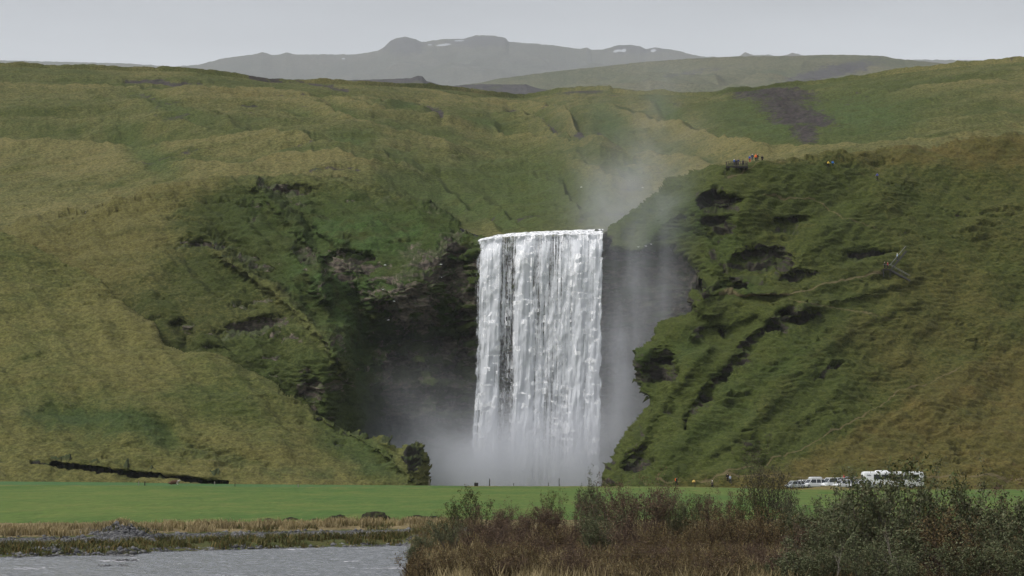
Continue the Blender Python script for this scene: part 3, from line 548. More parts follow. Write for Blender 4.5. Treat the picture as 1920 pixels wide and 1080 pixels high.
# ------------------------------------------------------------------ the waterfall
LIP = [(880, 461), (893, 454), (905, 450), (935, 445), (965, 443), (1010, 441), (1060, 440), (1100, 440), (1142, 439)]
def comet_grid(nu, nv, n, wr, lr, seed, col):
    """falling clumps of water on a grid: a pointed head below, a tail that thins out above"""
    r = np.random.default_rng(seed); G = np.zeros((nv, nu), np.float32)
    for k in range(n):
        u0 = r.random(); v0 = r.random() ** .8
        if r.random() > col(u0, v0): continue
        wd = r.uniform(*wr) * (.55 + .7 * v0); ln = r.uniform(*lr) * (.5 + .9 * v0)
        ci = u0 * nu; ri = v0 * nv
        c0, c1 = max(0, int(ci - wd - 1)), min(nu, int(ci + wd + 2)); r0, r1 = max(0, int(ri - ln)), min(nv, int(ri + 1))
        if c1 <= c0 or r1 <= r0: continue
        cc = np.arange(c0, c1)[None, :]; rr = np.arange(r0, r1)[:, None]
        s = (ri - rr) / ln
        half = wd * np.clip(s / .5, .04, 1) ** .8 * (1 - .2 * s)
        val = np.clip(1 - np.abs(cc - ci + .4 * np.sin(rr * .15 + k)) / half, 0, 1) ** .7 * np.clip(s / .12, 0, 1) ** .7 * (1 - s) ** .8 * r.uniform(.6, 1)
        G[r0:r1, c0:c1] = np.maximum(G[r0:r1, c0:c1], val)
    for _ in range(2):
        q = np.pad(G, ((2, 2), (1, 1)), mode='edge'); G = (q[:-4, 1:-1] + q[1:-3, 1:-1] + q[2:-2, 1:-1] * 1.5 + q[3:-1, 1:-1] + q[4:, 1:-1] + q[2:-2, :-2] * .75 + q[2:-2, 2:] * .75) / 7
    return G * 1.15
def waterfall():
    root = empty('waterfall', at(1010, 905, 598) * [1, 1, 0], 'broad white curtain waterfall dropping over a dark basalt cliff into mist', 'waterfall')
    def colprof(u):         # thick and thin columns across the fall, left to right
        return np.interp(u, [0, .03, .06, .12, .19, .21, .29, .31, .34, .44, .48, .52, .60, .66, .72, .78, .82, .88, .93, .97, 1], [.5, .55, .55, .95, .92, .34, .24, .50, 1.0, .92, .50, .60, .48, .62, .50, .98, .98, .58, .82, .92, .6])
    def sheet(name, off, nu, nv, kind, m, seed):
        u = np.linspace(0, 1, nu)[None, :]; v = np.linspace(0, 1, nv)[:, None]
        pxl = np.interp(v, [0, .3, .6, .75, 1], [892, 889, 886, 880, 878]); pxr = np.interp(v, [0, .5, 1], [1136, 1132, 1127])
        px = pxl + (pxr - pxl) * u
        # the lip: water running down to the edge, then over it
        ly = np.interp(px[0], *np.array(LIP).T) + 1.4 * fbm(px[0] / 9, px[0] * 0 + seed, oct=3)
        ly = ly[None, :]
        nv0 = 26; vu = np.linspace(1, 0, nv0, endpoint=False)[:, None]
        yt = np.interp(px[0], [880, 900, 935, 965, 1010, 1060, 1142], [461, 448, 440, 436.5, 434, 432, 429])[None, :]
        dtop = 600.5 + off + 10 * vu + 0 * px[:1]; ytop = ly + (yt - ly) * vu ** .9 + .9 * fbm(px[:1] / 14, vu * 6, oct=3)
        top = at(px[:1] + 0 * dtop, ytop, dtop)
        lipP = at(px[0], ly[0], np.full(nu, 600.5 + off)); zl = lipP[:, 2]; zb = -3.0
        z = zl[None, :] + (zb - zl)[None, :] * v
        dd = 600.5 + off - 2.6 * (1 - np.exp(-v * 14)) - 1.2 * v
        x = (px - CX) / F / 1.0 * dd
        U = u * 30; cp_ = colprof(u)
        # drawn-out threads near the lip, clumps lower down
        thr = .5 + .9 * fbm(U * 3.2 + 0 * v, v * 2.2 + 0 * u, oct=4, gain=.6); brd = .5 + .8 * fbm(U / 2.6 + 1.2 * v + seed, v * 3.1, oct=3)
        if kind == 'comets':
            den = comet_grid(nu, nv, 3000, (2.6, 8.5), (30, 120), seed, lambda a, b: .05 + .95 * float(colprof(a)) ** 2 * (.8 + .2 * b))
            den = np.maximum(den, (thr * 1.15 - .50) * ss(.40, .03, v) * (.5 + .6 * cp_))
            den = den * (.45 + .75 * cp_) + .16 * (brd - .5)
        else:
            den = .02 + .86 * cp_ * (.58 + .62 * brd) + .34 * (thr - .55) - .12 * ss(.25, .5, v) * ss(.28, .26, np.abs(u - .265) + .22) 
            den = den - .16 * np.exp(-((u - .262 - .02 * np.sin(v * 9)) / .035) ** 2) * ss(.3, .5, v)
        edge = ss(.012, .04, u + .016 * fbm(U * 0 + seed, v * 16 + 0 * u, oct=4, gain=.5)) * ss(.988, .965, u + .016 * fbm(U * 0 + seed + 9, v * 16 + 0 * u, oct=4, gain=.5))
        den = np.clip(den, 0 if kind == 'comets' else .17, 1.2) * edge
        y = dd - (1.5 * cp_ * (.6 + .5 * brd) + .12 * den) * ss(0, .08, v) - .5 * fbm(U / 3, v * 9, oct=3) * ss(0, .1, v)
        P = np.concatenate([top, np.stack([x, y, z], -1)])
        dt = np.clip(.55 + .7 * fbm(px[:1] / 7, vu * 5 + seed, oct=4) , 0, 1) * edge[:1] + 0 * vu
        D = np.concatenate([dt, den])
        me = raw_mesh(name, P.reshape(-1, 3), grid_faces(*P.shape[:2])); attr(me, 'flow', np.repeat(D.reshape(-1, 1), 4, 1))
        o = link(name, me, m, smooth=True); o.parent = root; o.matrix_parent_inverse = root.matrix_world.inverted()
        o.location = [-c for c in root.location]; o.matrix_parent_inverse.identity()
        return o
    def water_mat(name, lo, hi, amax, sc, col):
        g = N(name); p = g.pos(); a = g.n('ShaderNodeAttribute', attribute_name='flow').outputs['Fac']
        n1 = g.noise(p, 1.6 * sc, 4, .65, stretch=(1, 1, .28)); n2 = g.noise(p, 4.2 * sc, 3, .6, stretch=(1, 1, .4))
        f = g.math('ADD', a, g.math('ADD', g.math('MULTIPLY', g.math('SUBTRACT', n1, .5), .55), g.math('MULTIPLY', g.math('SUBTRACT', n2, .5), .45)))
        al = g.math('MULTIPLY', g.rng(f, lo, hi), amax)
        d = g.n('ShaderNodeBsdfPrincipled', {'Base Color': col, 'Roughness': .6, 'Specular IOR Level': .3, 'Normal': g.bump(f, .22, .3)})
        tl = g.n('ShaderNodeBsdfTranslucent', {'Color': (.86, .88, .9)})
        mx = g.n('ShaderNodeMixShader', {0: .15}); g.t.links.new(d.outputs[0], mx.inputs[1]); g.t.links.new(tl.outputs[0], mx.inputs[2])
        tr = g.n('ShaderNodeBsdfTransparent'); m2 = g.n('ShaderNodeMixShader', {0: al}); g.t.links.new(tr.outputs[0], m2.inputs[1]); g.t.links.new(mx.outputs[0], m2.inputs[2])
        g.t.links.new(m2.outputs[0], g.out.inputs[0]); return g.m
    sheet('water_curtain', 1.6, 280, 420, 'broad', water_mat('falling water behind', .02, .50, .90, 1.0, (.84, .865, .90)), 3)
    sheet('falling_spray', 0, 300, 600, 'comets', water_mat('falling water in front', (.12), .70, .98, 1.3, (.97, .975, .98)), 8)
waterfall()

# ------------------------------------------------------------------ mist of the fall, haze of the air
def mist(name, box, build, label, step=.25):
    x0, x1, y0, y1, z0, z1 = box
    V = [(x, y, z) for x in (x0, x1) for y in (y0, y1) for z in (z0, z1)]
    o = link(name, raw_mesh(name, V, [(0, 1, 3, 2), (4, 6, 7, 5), (0, 4, 5, 1), (2, 3, 7, 6), (0, 2, 6, 4), (1, 5, 7, 3)]))
    g = N(name); p = g.pos(); dens = build(g, p)
    v = g.n('ShaderNodeVolumePrincipled', {'Color': (.93, .95, 1.0), 'Density': dens, 'Anisotropy': .2}); g.t.links.new(v.outputs[0], g.out.inputs['Volume'])
    o.data.materials.append(g.m); props(o, label, None, None, 'stuff'); o.cycles.use_motion_blur = False if hasattr(o, 'cycles') else None
    g.m.cycles.volume_step_rate = step
    return o
def gauss(g, p, c, s):
    q = g.n('ShaderNodeMapping', {0: p, 'Location': tuple(-a / b for a, b in zip(c, s)), 'Scale': tuple(1 / b for b in s)}).outputs[0]
    l = g.n('ShaderNodeVectorMath', operation='DOT_PRODUCT'); g.put(l.inputs[0], q); g.put(l.inputs[1], q)
    return g.math('EXPONENT', g.math('MULTIPLY', l.outputs['Value'], -1.0))
def base_mist(g, p):
    n = g.noise(p, .055, 3, .55); st = g.noise(p, .22, 3, .6, stretch=(1, .5, .16))
    a = g.math('MULTIPLY', gauss(g, p, (3, 586, -2), (16, 13, 12)), .17)
    a = g.math('ADD', a, g.math('MULTIPLY', gauss(g, p, (-20, 590, 0), (16, 14, 16)), .044))
    a = g.math('ADD', a, g.math('MULTIPLY', gauss(g, p, (19, 592, 2), (8, 10, 13)), .035))
    a = g.math('MULTIPLY', a, g.rng(n, .30, .66, .10, 1.6))
    veil = g.math('ADD', g.math('MULTIPLY', gauss(g, p, (27, 594, 22), (8.5, 11, 26)), .058), g.math('MULTIPLY', gauss(g, p, (35, 590, 40), (7, 9, 16)), .018))
    veil = g.math('MULTIPLY', veil, g.math('MULTIPLY', g.rng(st, .30, .70, .25, 1.5), g.rng(n, .3, .7, .5, 1.3)))
    return g.math('ADD', a, veil)
def plume_mist(g, p):
    n = g.noise(p, .05, 4, .6, stretch=(1.2, 1, .8), dist=.6)
    a = g.math('ADD', g.math('MULTIPLY', gauss(g, p, (27, 626, 66), (9, 9, 13)), .028), g.math('MULTIPLY', gauss(g, p, (31, 628, 84), (15, 9, 17)), .013))
    a = g.math('ADD', a, g.math('MULTIPLY', gauss(g, p, (34, 600, 60), (9, 9, 13)), .028))
    return g.math('MULTIPLY', a, g.rng(n, .34, .68, .15, 1.5))
mist('mist', (-52, 48, 556, 606, -6, 66), base_mist, 'pale mist boiling up at the foot of the waterfall')
mist('spray', (4, 66, 588, 648, 40, 118), plume_mist, 'thin spray drifting up above the lip of the fall')
def haze():
    x0, x1, y0, y1, z0, z1 = -4700, 4700, -400, 19000, -9, 3300
    V = [(x, y, z) for x in (x0, x1) for y in (y0, y1) for z in (z0, z1)]
    o = link('haze', raw_mesh('haze', V, [(0, 1, 3, 2), (4, 6, 7, 5), (0, 4, 5, 1), (2, 3, 7, 6), (0, 2, 6, 4), (1, 5, 7, 3)]))
    g = N('haze'); v = g.n('ShaderNodeVolumePrincipled', {'Color': (.93, .96, 1.0), 'Density': 3.2e-5}); g.t.links.new(v.outputs[0], g.out.inputs['Volume'])
    o.data.materials.append(g.m); props(o, kind='stuff')
haze()

# ------------------------------------------------------------------ small plants and stones one cannot count (stuff)
def blade_mat(name, cols):
    g = N(name); r = g.n('ShaderNodeNewGeometry').outputs['Random Per Island']
    cr = g.n('ShaderNodeValToRGB', {0: r}); el = cr.color_ramp.elements; cr.color_ramp.interpolation = 'CONSTANT'
    el[0].position = 0; el[0].color = (*cols[0], 1); el[1].position = 1 / len(cols); el[1].color = (*cols[1], 1)
    for i, c in enumerate(cols[2:], 2): x = el.new(i / len(cols)); x.color = (*c, 1)
    n = g.noise(g.pos(), .45, 3, .6)
    return g.surf(g.val(cr.outputs[0], g.rng(n, .3, .7, .7, 1.3)), .8, .15, None)
def blades(name, base, h, wd, m, label, lean=.45, seed=0):
    """base (n,3): foot of every blade; each a bent three-sided leaf in two steps"""
    r = np.random.default_rng(seed); n = len(base); h = h * r.uniform(.55, 1.25, n); a = r.uniform(0, 2 * np.pi, n)
    t = np.stack([np.cos(a), np.sin(a), 0 * a], 1); b = r.uniform(0, 2 * np.pi, n); ln = np.stack([np.cos(b), np.sin(b), 0 * b], 1) * (h * lean * r.uniform(.2, 1, n))[:, None]
    up = np.array([0, 0, 1.0]); w2 = (wd * r.uniform(.6, 1.3, n))[:, None] * t / 2
    p0, p1 = base - w2, base + w2; mid = base + ln * .3 + up * (h * .6)[:, None]; tip = base + ln + up * h[:, None]
    V = np.stack([p0, p1, mid + w2 * .7, mid - w2 * .7, tip + w2 * .25, tip - w2 * .25], 1).reshape(-1, 3)
    i = np.arange(n)[:, None] * 6; Fq = np.concatenate([i + [0, 1, 2, 3], i + [3, 2, 4, 5]])
    o = link(name, raw_mesh(name, V, Fq), m); props(o, label, None, None, 'stuff'); return o
def bank_pts(n, px0, px1, s0, s1, seed, cl=.0, sc=2.2):
    r = np.random.default_rng(seed); px = r.uniform(px0, px1, n); d = np.interp(px, SHORE_PX, SHORE_D) + r.uniform(s0, s1, n)
    x = (px - CX) / F * d; k = fbm(x / sc + seed, d / sc, oct=3) > cl; px, d, x = px[k], d[k], x[k]
    return np.stack([x, d, bank_z(px, d)[0] - .02], 1)
STRAW = [(.30, .24, .13), (.36, .29, .16), (.23, .18, .085), (.20, .165, .07), (.32, .26, .145)]
blades('dry_grass', np.concatenate([bank_pts(34000, -300, 900, 12, 17.5, 1, .10, 1.4), bank_pts(9000, -300, 900, 14, 19, 5, .12)]), .34, .045, blade_mat('straw', STRAW), 'pale dry grass fringe between the gravel and the pasture')
blades('riverside_grass', np.concatenate([bank_pts(26000, -300, 860, .3, 5.4, 2, .02, 1.1), bank_pts(5000, -300, 860, 11.5, 15, 6, .15)]), .27, .05, blade_mat('bank herbs', [(.07, .08, .025), (.10, .095, .032), (.055, .065, .022), (.15, .105, .04), (.13, .115, .045)]), 'rough olive and rust grass along the far river bank', .9)
def stones():
    r = np.random.default_rng(4); P = [bank_pts(5200, -300, 900, 4.6, 12, 7, -.9), bank_pts(2600, -300, 800, -.4, .9, 8, -.5)]
    px = r.uniform(60, 345, 5200); d = r.uniform(109, 128, 5200); z = bank_z(px, d)[0]; k = z > -1.06; P.append(np.stack([(px - CX) / F * d, d, z], 1)[k])
    px = r.normal(228, 30, 2500); d = r.normal(139, 2.2, 2500); P.append(np.stack([(px - CX) / F * d, d, bank_z(px, d)[0]], 1))
    P = np.concatenate(P); n = len(P); oct_ = np.array([(1, 0, 0), (-1, 0, 0), (0, 1, 0), (0, -1, 0), (0, 0, 1), (0, 0, -1)], float)
    sz = r.lognormal(-2.75, .45, n)[:, None, None] * r.uniform(.6, 1.3, (n, 6, 1)); V = P[:, None] + oct_ * sz * [1.2, 1.2, .7]
    f = np.array([(0, 2, 4), (2, 1, 4), (1, 3, 4), (3, 0, 4), (2, 0, 5), (1, 2, 5), (3, 1, 5), (0, 3, 5)]); Fq = (np.arange(n)[:, None, None] * 6 + f).reshape(-1, 3)
    o = link('gravel', raw_mesh('gravel', V.reshape(-1, 3), Fq), blade_mat('stones', [(.075, .075, .08), (.11, .11, .112), (.05, .05, .052), (.15, .148, .145)])); props(o, 'grey river gravel along the far bank', None, None, 'stuff')
stones()
def zone(n, d0, d1, px0, px1, seed, cl, sc=2.0):
    r = np.random.default_rng(seed); d = r.uniform(d0 ** .5, d1 ** .5, n) ** 2; px = r.uniform(px0, px1, n); x = (px - CX) / F * d
    z, s, land, hp = bank_z(px, d); k = (land > .5) & (fbm(x / sc + seed, d / sc, oct=3) > cl)
    return np.stack([x, d, z - .03], 1)[k]
blades('undergrowth', np.concatenate([zone(60000, 74, 112, 735, 2000, 11, -.12), zone(30000, 108, 150, 750, 2000, 12, -.2)]), .48, .030, blade_mat('autumn undergrowth', [(.10, .068, .030), (.075, .046, .022), (.15, .11, .05), (.058, .036, .020), (.085, .07, .025), (.19, .15, .08)]), 'brown and straw coloured undergrowth among the shrubs', .5, 3)
blades('straw_grass', zone(22000, 74, 104, 800, 1500, 13, .12, 1.1), .75, .026, blade_mat('tall straw', STRAW), 'tall straw coloured grass at the bottom among the shrubs', .4, 4)

# ------------------------------------------------------------------ shrubs
def shrub_geo(seed, stems, spread, twigs, leaves, leaf, up=.5, thick=.022, droop=0.0):
    """skeleton of a one-metre-high bush -> branch tubes and leaf faces"""
    r = np.random.default_rng(seed); segs = []; tips = []
    def grow(p, d, ln, rad, lev):
        n = 5 if lev == 0 else 3; q = p
        for i in range(n):
            d = d + r.normal(0, .16, 3) + np.array([0, 0, up * .12 - droop * .1]); d = d / np.linalg.norm(d)
            q2 = q + d * ln / n; r0 = rad * (1 - .75 * i / n); r1 = rad * (1 - .75 * (i + 1) / n); segs.append((q, q2, r0, r1))
            if lev < 2 and (i > 0 or lev > 0):
                for _ in range(r.poisson(twigs[lev])):
                    s = r.normal(0, 1, 3); s[2] = abs(s[2]) * .6 + .1; s /= np.linalg.norm(s); dd = d * .75 + s * .75
                    grow(q2, dd / np.linalg.norm(dd), ln * r.uniform(.28, .5), r1 * .65, lev + 1)
            if lev > 0: tips.append((q2, d))
            q = q2
        tips.append((q, d))
    for k in range(stems):
        a = r.uniform(0, 6.283); t = spread * r.uniform(.1, 1) ; o = np.array([math.cos(a), math.sin(a), 0])
        d = o * t + np.array([0, 0, 1.0]); grow(o * r.uniform(.02, .16) * (1 + spread), d / np.linalg.norm(d), r.uniform(.62, 1.0), thick * r.uniform(.6, 1), 0)
    A = np.array([s[0] for s in segs]); B = np.array([s[1] for s in segs]); r0 = np.array([s[2] for s in segs]); r1 = np.array([s[3] for s in segs])
    d = B - A; d /= np.linalg.norm(d, axis=1, keepdims=True) + 1e-9; u = np.cross(d, np.array([.31, .87, .38])); u /= np.linalg.norm(u, axis=1, keepdims=True) + 1e-9; v = np.cross(d, u)
    ring = [(math.cos(t), math.sin(t)) for t in (0, 2.094, 4.189)]
    V = np.stack([A + (u * c + v * s) * r0[:, None] for c, s in ring] + [B + (u * c + v * s) * r1[:, None] for c, s in ring], 1).reshape(-1, 3)
    i = np.arange(len(A))[:, None] * 6; Fb = np.concatenate([i + [0, 1, 4, 3], i + [1, 2, 5, 4], i + [2, 0, 3, 5]])
    zmax = np.percentile(V[:, 2], 98.5)
    T = np.array([t[0] for t in tips]); k = r.integers(0, len(T), leaves); c = T[k] + r.normal(0, .028, (leaves, 3))
    a = r.normal(0, 1, (leaves, 3)); a[:, 2] += .3; a /= np.linalg.norm(a, axis=1, keepdims=True); b = np.cross(a, r.normal(0, 1, (leaves, 3))); b /= np.linalg.norm(b, axis=1, keepdims=True)
    sz = (leaf * r.uniform(.6, 1.4, leaves))[:, None]
    L = np.stack([c - a * sz, c + b * sz * .42, c + a * sz, c - b * sz * .42], 1).reshape(-1, 3); Fl = np.arange(leaves * 4).reshape(-1, 4)
    return (V / zmax, Fb, L / zmax, Fl)
BARK = {'dark': simple('dark bark', (.040, .030, .026), .9, .1), 'brown': simple('brown bark', (.060, .043, .033), .9, .1), 'pale': simple('pale bark', (.24, .21, .18), .9, .1), 'grey': simple('grey bark', (.10, .088, .072), .9, .1)}
LEAF = {'purple': blade_mat('purple brown leaves', [(0.1018, 0.0672, 0.0461), (0.1242, 0.0833, 0.0538), (0.0745, 0.0564, 0.0461), (0.149, 0.1102, 0.0666), (0.1093, 0.0672, 0.0461)]),
        'olive': blade_mat('olive leaves', [(0.0819, 0.0968, 0.0435), (0.1055, 0.121, 0.0563), (0.0621, 0.0753, 0.0358), (0.149, 0.1613, 0.0896), (0.0993, 0.0887, 0.0461)]),
        'green': blade_mat('willow leaves', [(.055, .075, .024), (.075, .095, .032), (.095, .10, .04), (.05, .055, .022), (.10, .085, .03)]),
        'rust': blade_mat('rust leaves', [(0.1117, 0.078, 0.0346), (0.0869, 0.0591, 0.0294), (0.1428, 0.0968, 0.041), (0.0683, 0.0511, 0.0307), (0.149, 0.1277, 0.0576)]),
        'dark': blade_mat('dark leaves', [(0.0521, 0.047, 0.0358), (0.0695, 0.0618, 0.0435), (0.0596, 0.0618, 0.0358), (0.0931, 0.0806, 0.0512)])}
KINDS = {   # stems, spread, twigs, leaves, leaf size, bark, leaf colour
    'brown': ([(16, .62, (1.6, 1.3), 5200, .016), (18, .75, (1.7, 1.4), 5200, .016)], 'brown', 'purple'),
    'olive': ([(13, .60, (1.5, 1.3), 5200, .022), (14, .72, (1.6, 1.4), 5600, .022)], 'grey', 'olive'),
    'willow': ([(10, .52, (1.3, 1.2), 2300, .022), (9, .45, (1.4, 1.3), 1900, .022)], 'dark', 'green'),
    'rust': ([(18, .85, (1.5, 1.3), 4600, .018)], 'brown', 'rust'),
    'dark': ([(16, .5, (1.7, 1.4), 5200, .015)], 'dark', 'dark'),
    'bare': ([(1, .35, (2.0, 1.2), 8, .012)], 'pale', 'purple')}
PROTO = {}
for kn, (vs, bk, lf) in KINDS.items():
    for q, v in enumerate(vs):
        Vb, Fb, Vl, Fl = shrub_geo(hash_seed := 40 + 7 * q + 13 * list(KINDS).index(kn), *v[:5], thick=.017 if kn != 'bare' else .02)
        a = raw_mesh('shrub branches', Vb, Fb); a.materials.append(BARK[bk]); b = raw_mesh('shrub leaves', Vl, Fl); b.materials.append(LEAF[lf]); PROTO.setdefault(kn, []).append((a, b))
NSH = [0]
def shrub(px, top, d, kind, wf=1.0, label=None, group='shrubs of the riverside thicket', turn=None):
    z = float(bank_z(np.array([px]), np.array([d]))[0][0]) - .05; h = (HOR - top) / F * d + CAMZ - z
    k = NSH[0]; NSH[0] += 1; pr = PROTO[kind][k % len(PROTO[kind])]
    cat = 'shrub'; r = empty('shrub', ((px - CX) / F * d, d, z), label, cat, group, turn if turn is not None else 2.4 * k, (1.2 * h * wf, 1.2 * h * wf, h))
    for nm, me in (('branches', pr[0]), ('foliage', pr[1])):
        o = bpy.data.objects.new(nm, me); C.objects.link(o); o.parent = r
SHRUBS = [
    (882, 918, 136, 'willow', .7, 'airy yellow-green willow shrub at the left end of the thicket, standing up against the pasture'), (850, 958, 134, 'willow', .9, 'thin straggly green shrub where the gravel road meets the thicket'),
    (922, 945, 131, 'brown', .9, 'brown twiggy shrub just right of the airy yellow-green willow'), (960, 952, 131, 'brown', 1, None), (1000, 950, 129, 'brown', 1, None), (1032, 922, 134, 'willow', .45, 'narrow dark-leaved sapling poking up against the field below the middle of the fall'),
    (1050, 943, 128, 'brown', 1, None), (1100, 908, 136, 'olive', .45, 'slim pointed olive bush under the right foot of the fall'), (1135, 925, 132, 'olive', .6, 'round olive bush right beside the slim pointed one'),
    (1165, 908, 128, 'brown', .75, 'tall purple-brown shrub at the foot of the dark cliff edge'), (1208, 900, 125, 'brown', .85, 'widest and tallest purple-brown shrub in the middle of the thicket'), (1248, 912, 128, 'brown', .6, 'purple-brown shrub on the right flank of the widest one, beside the gap with grass'),
    (1268, 945, 126, 'olive', .6, 'small grey-green bush at the edge of the gap in the thicket'), (1308, 928, 130, 'willow', .5, 'thin dark-stemmed willow right of the gap in the thicket'), (1340, 918, 126, 'brown', .6, 'leaning brown bush in front of the two ground walkers'), (1372, 930, 128, 'willow', .6, 'sparse green-tinged bush left of the tall dark one'),
    (1440, 845, 126, 'dark', .55, 'tall dark bush rising highest, left of the parked cars'), (1413, 915, 124, 'willow', .5, 'leafy green stems at the left foot of the tall dark bush'), (1468, 918, 124, 'dark', .5, 'dark bush on the right flank of the tall dark one, before the first car'),
    (1500, 945, 112, 'olive', .7, 'olive bush below the left end of the row of cars'), (1532, 942, 106, 'olive', .7, 'olive bush below the mound in front of the cars'), (1572, 928, 102, 'olive', .8, 'dense olive bush below the right end of the row of cars'), (1610, 934, 98, 'olive', .7, 'olive bush left of the willow covering the bus'),
    (1648, 866, 90, 'willow', .75, 'tall leafy willow covering the lower half of the white coach'), (1678, 893, 86, 'olive', .7, 'tall olive bush at the right edge of the photo in front of the bus'),
    (1740, 915, 92, 'olive', .8, None), (1800, 900, 96, 'willow', .7, None), (1850, 920, 92, 'olive', .8, None), (1910, 905, 98, 'brown', .8, None), (1770, 960, 84, 'rust', 1, None), (1880, 970, 82, 'olive', 1, None), (1960, 930, 92, 'olive', .8, None),
    (800, 1003, 112, 'olive', 1.0, 'rounded olive bush on the point of land at the river'), (775, 1022, 102, 'olive', .9, 'lowest olive-green bush overhanging the water at the river bend'), (842, 978, 116, 'olive', 1.1, 'olive and brown bush behind the river point'), (830, 1035, 92, 'rust', 1.2, 'low reddish bush at the bottom next to the river'),
    (905, 968, 112, 'brown', 1.0, None), (955, 978, 108, 'brown', 1.0, None), (1020, 985, 106, 'rust', 1.1, None), (1068, 980, 108, 'brown', 1.0, None), (1125, 968, 106, 'olive', .9, 'dark green bush half hidden in the brown middle of the thicket'), (1185, 975, 104, 'brown', 1.0, None), (1235, 985, 102, 'rust', 1.0, None),
    (1335, 965, 108, 'rust', 1.1, None), (1388, 955, 110, 'rust', 1.1, 'rust-red bush low in front of the tall dark bush'), (1440, 962, 106, 'rust', 1.0, None), (1490, 985, 98, 'brown', .9, None), (1545, 980, 92, 'olive', 1.0, None), (1600, 975, 88, 'olive', 1.0, None), (1660, 985, 82, 'olive', 1.1, None), (1420, 1012, 90, 'brown', 1.0, None),
    (1350, 1018, 92, 'rust', 1.1, None), (980, 1020, 94, 'rust', 1.1, None), (1080, 1018, 94, 'brown', 1.0, None), (900, 1022, 96, 'rust', 1.1, None), (1160, 1022, 92, 'rust', 1.1, None), (1250, 1028, 88, 'rust', 1.1, None), (1510, 1030, 82, 'olive', 1.1, None), (1590, 1030, 80, 'olive', 1.1, None),
    (1290, 990, 104, 'rust', 1.0, None), (1000, 1050, 84, 'rust', 1.0, None), (1130, 1055, 82, 'brown', 1.0, None), (1400, 1048, 82, 'rust', 1.0, None), (1690, 1040, 76, 'olive', 1.1, None), (1800, 1020, 78, 'olive', 1.1, None), (1900, 1030, 78, 'rust', 1.1, None),
    (1468, 1000, 80, 'bare', .8, 'pale leafless branching shrub at the bottom in front of dark bushes'), (1570, 1010, 79, 'bare', .6, 'pale bare stems rising through the olive bushes at the bottom'), (1672, 975, 79, 'bare', .6, 'pale bare branches at the lower right corner of the photo')]
REST = {'brown': 'brown twiggy shrub without a clear outline, packed into the body of the thicket', 'rust': 'low rust-brown shrub without a clear outline, merging into the undergrowth', 'olive': 'olive-leaved shrub without a clear outline, packed into the right part of the thicket', 'willow': 'loose green willow shrub beyond the photo edge'}
for (px, top, d, kind, wf, lb) in SHRUBS: shrub(px, top, d, kind, wf, lb or REST[kind], 'shrubs of the riverside thicket' if lb else REST[kind].split(' without')[0] + 's of the thicket')
fr = np.random.default_rng(21)
for k in range(30):
    px = fr.uniform(800, 1460); d = fr.uniform(78, 104); kind = ('rust', 'brown', 'rust', 'brown')[k % 4]
    shrub(px, HOR + (4.0 - fr.uniform(1.0, 1.5)) / d * F, d, kind, fr.uniform(1.0, 1.5), REST[kind], REST[kind].split(' without')[0] + 's of the thicket')
for k in range(10):
    px = fr.uniform(1480, 1960); d = fr.uniform(76, 92)
    shrub(px, HOR + (4.0 - fr.uniform(1.2, 1.9)) / d * F, d, 'olive', fr.uniform(.9, 1.3), REST['olive'], REST['olive'].split(' without')[0] + 's of the thicket')

# ------------------------------------------------------------------ stones, mounds, posts
def ico(sub):
    import bmesh
    bm = bmesh.new(); bmesh.ops.create_icosphere(bm, subdivisions=sub, radius=1); V = np.array([v.co[:] for v in bm.verts]); Fq = np.array([[v.index for v in f.verts] for f in bm.faces]); bm.free(); return V, Fq
ICO3, ICO2 = ico(4), ico(2)
def lump(name, loc, size, m, label, cat, group=None, seed=0, rough=.3):
    V, Fq = ICO3; q = V + seed * 3.1; n = fbm(q[:, 0] * 1.4, q[:, 1] * 1.4, q[:, 2] * 1.4, 5, .6)
    P = V * (1 + rough * n)[:, None] * np.array(size) ; P[:, 2] = np.maximum(P[:, 2], -.25 * size[2])
    o = link(name, raw_mesh(name, P, Fq), m); o.location = [float(v) for v in loc]; return props(o, label, cat, group)
g = N('dark turf'); p = g.pos(); a = g.noise(p, 4, 5, .65)
M_TURF = g.surf(g.mix(g.rng(a, .42, .6), (.026, .022, .017), (.05, .055, .022)), .95, .1, g.bump(a, 1, .2))
g = N('brown earth'); p = g.pos(); a = g.noise(p, 5, 5, .65)
M_EARTH = g.surf(g.mix(g.rng(a, .4, .65), (.03, .022, .017), (.07, .05, .032)), .95, .1, g.bump(a, 1, .2))
for k, (px, py, wpx, hpx, lb) in enumerate([(703, 972, 30, 18, 'largest dark turf mound between pasture and gravel road, left of the thicket'), (632, 973, 20, 11, 'dark turf mound left of the largest one on the pasture edge'), (590, 976, 12, 6, 'small dark turf hump in the pale grass left of two bigger mounds'),
        (785, 972, 22, 9, 'flat mossy mound just right of the largest dark one'), (815, 975, 20, 10, 'mossy mound where the pale grass meets the thicket'), (545, 975, 15, 7, 'low dark hump in the middle of the pale grass strip'), (505, 975, 12, 5, 'faint dark hump left of the middle of the pale grass strip'), (340, 980, 20, 8, 'dark turf hump above the bright green patch on the left bank')]):
    d = 161; lump('turf_mound', at(px, py + hpx * .35, d), (wpx * d / F, wpx * d / F * .9, hpx * d / F), M_TURF, lb, 'mound', 'turf mounds along the pasture edge', k)
d = 152; lump('earth_mound', at(420, 1001, d), (24 * d / F, 1, 12 * d / F), M_EARTH, 'brown earth mound on the near side of the pale grass, left of centre', 'mound', None, 22, .4)
lump('earth_mound', at(448, 996, 153), (12 * 153 / F, .7, 12 * 153 / F), M_EARTH, 'smaller brown earth mound with a peak beside the larger earth mound', 'mound', None, 27, .4)
M_POSTW, M_POSTD = simple('grey weathered wood', (.22, .20, .17), .9, .1), simple('dark wood', (.035, .03, .027), .9, .1)
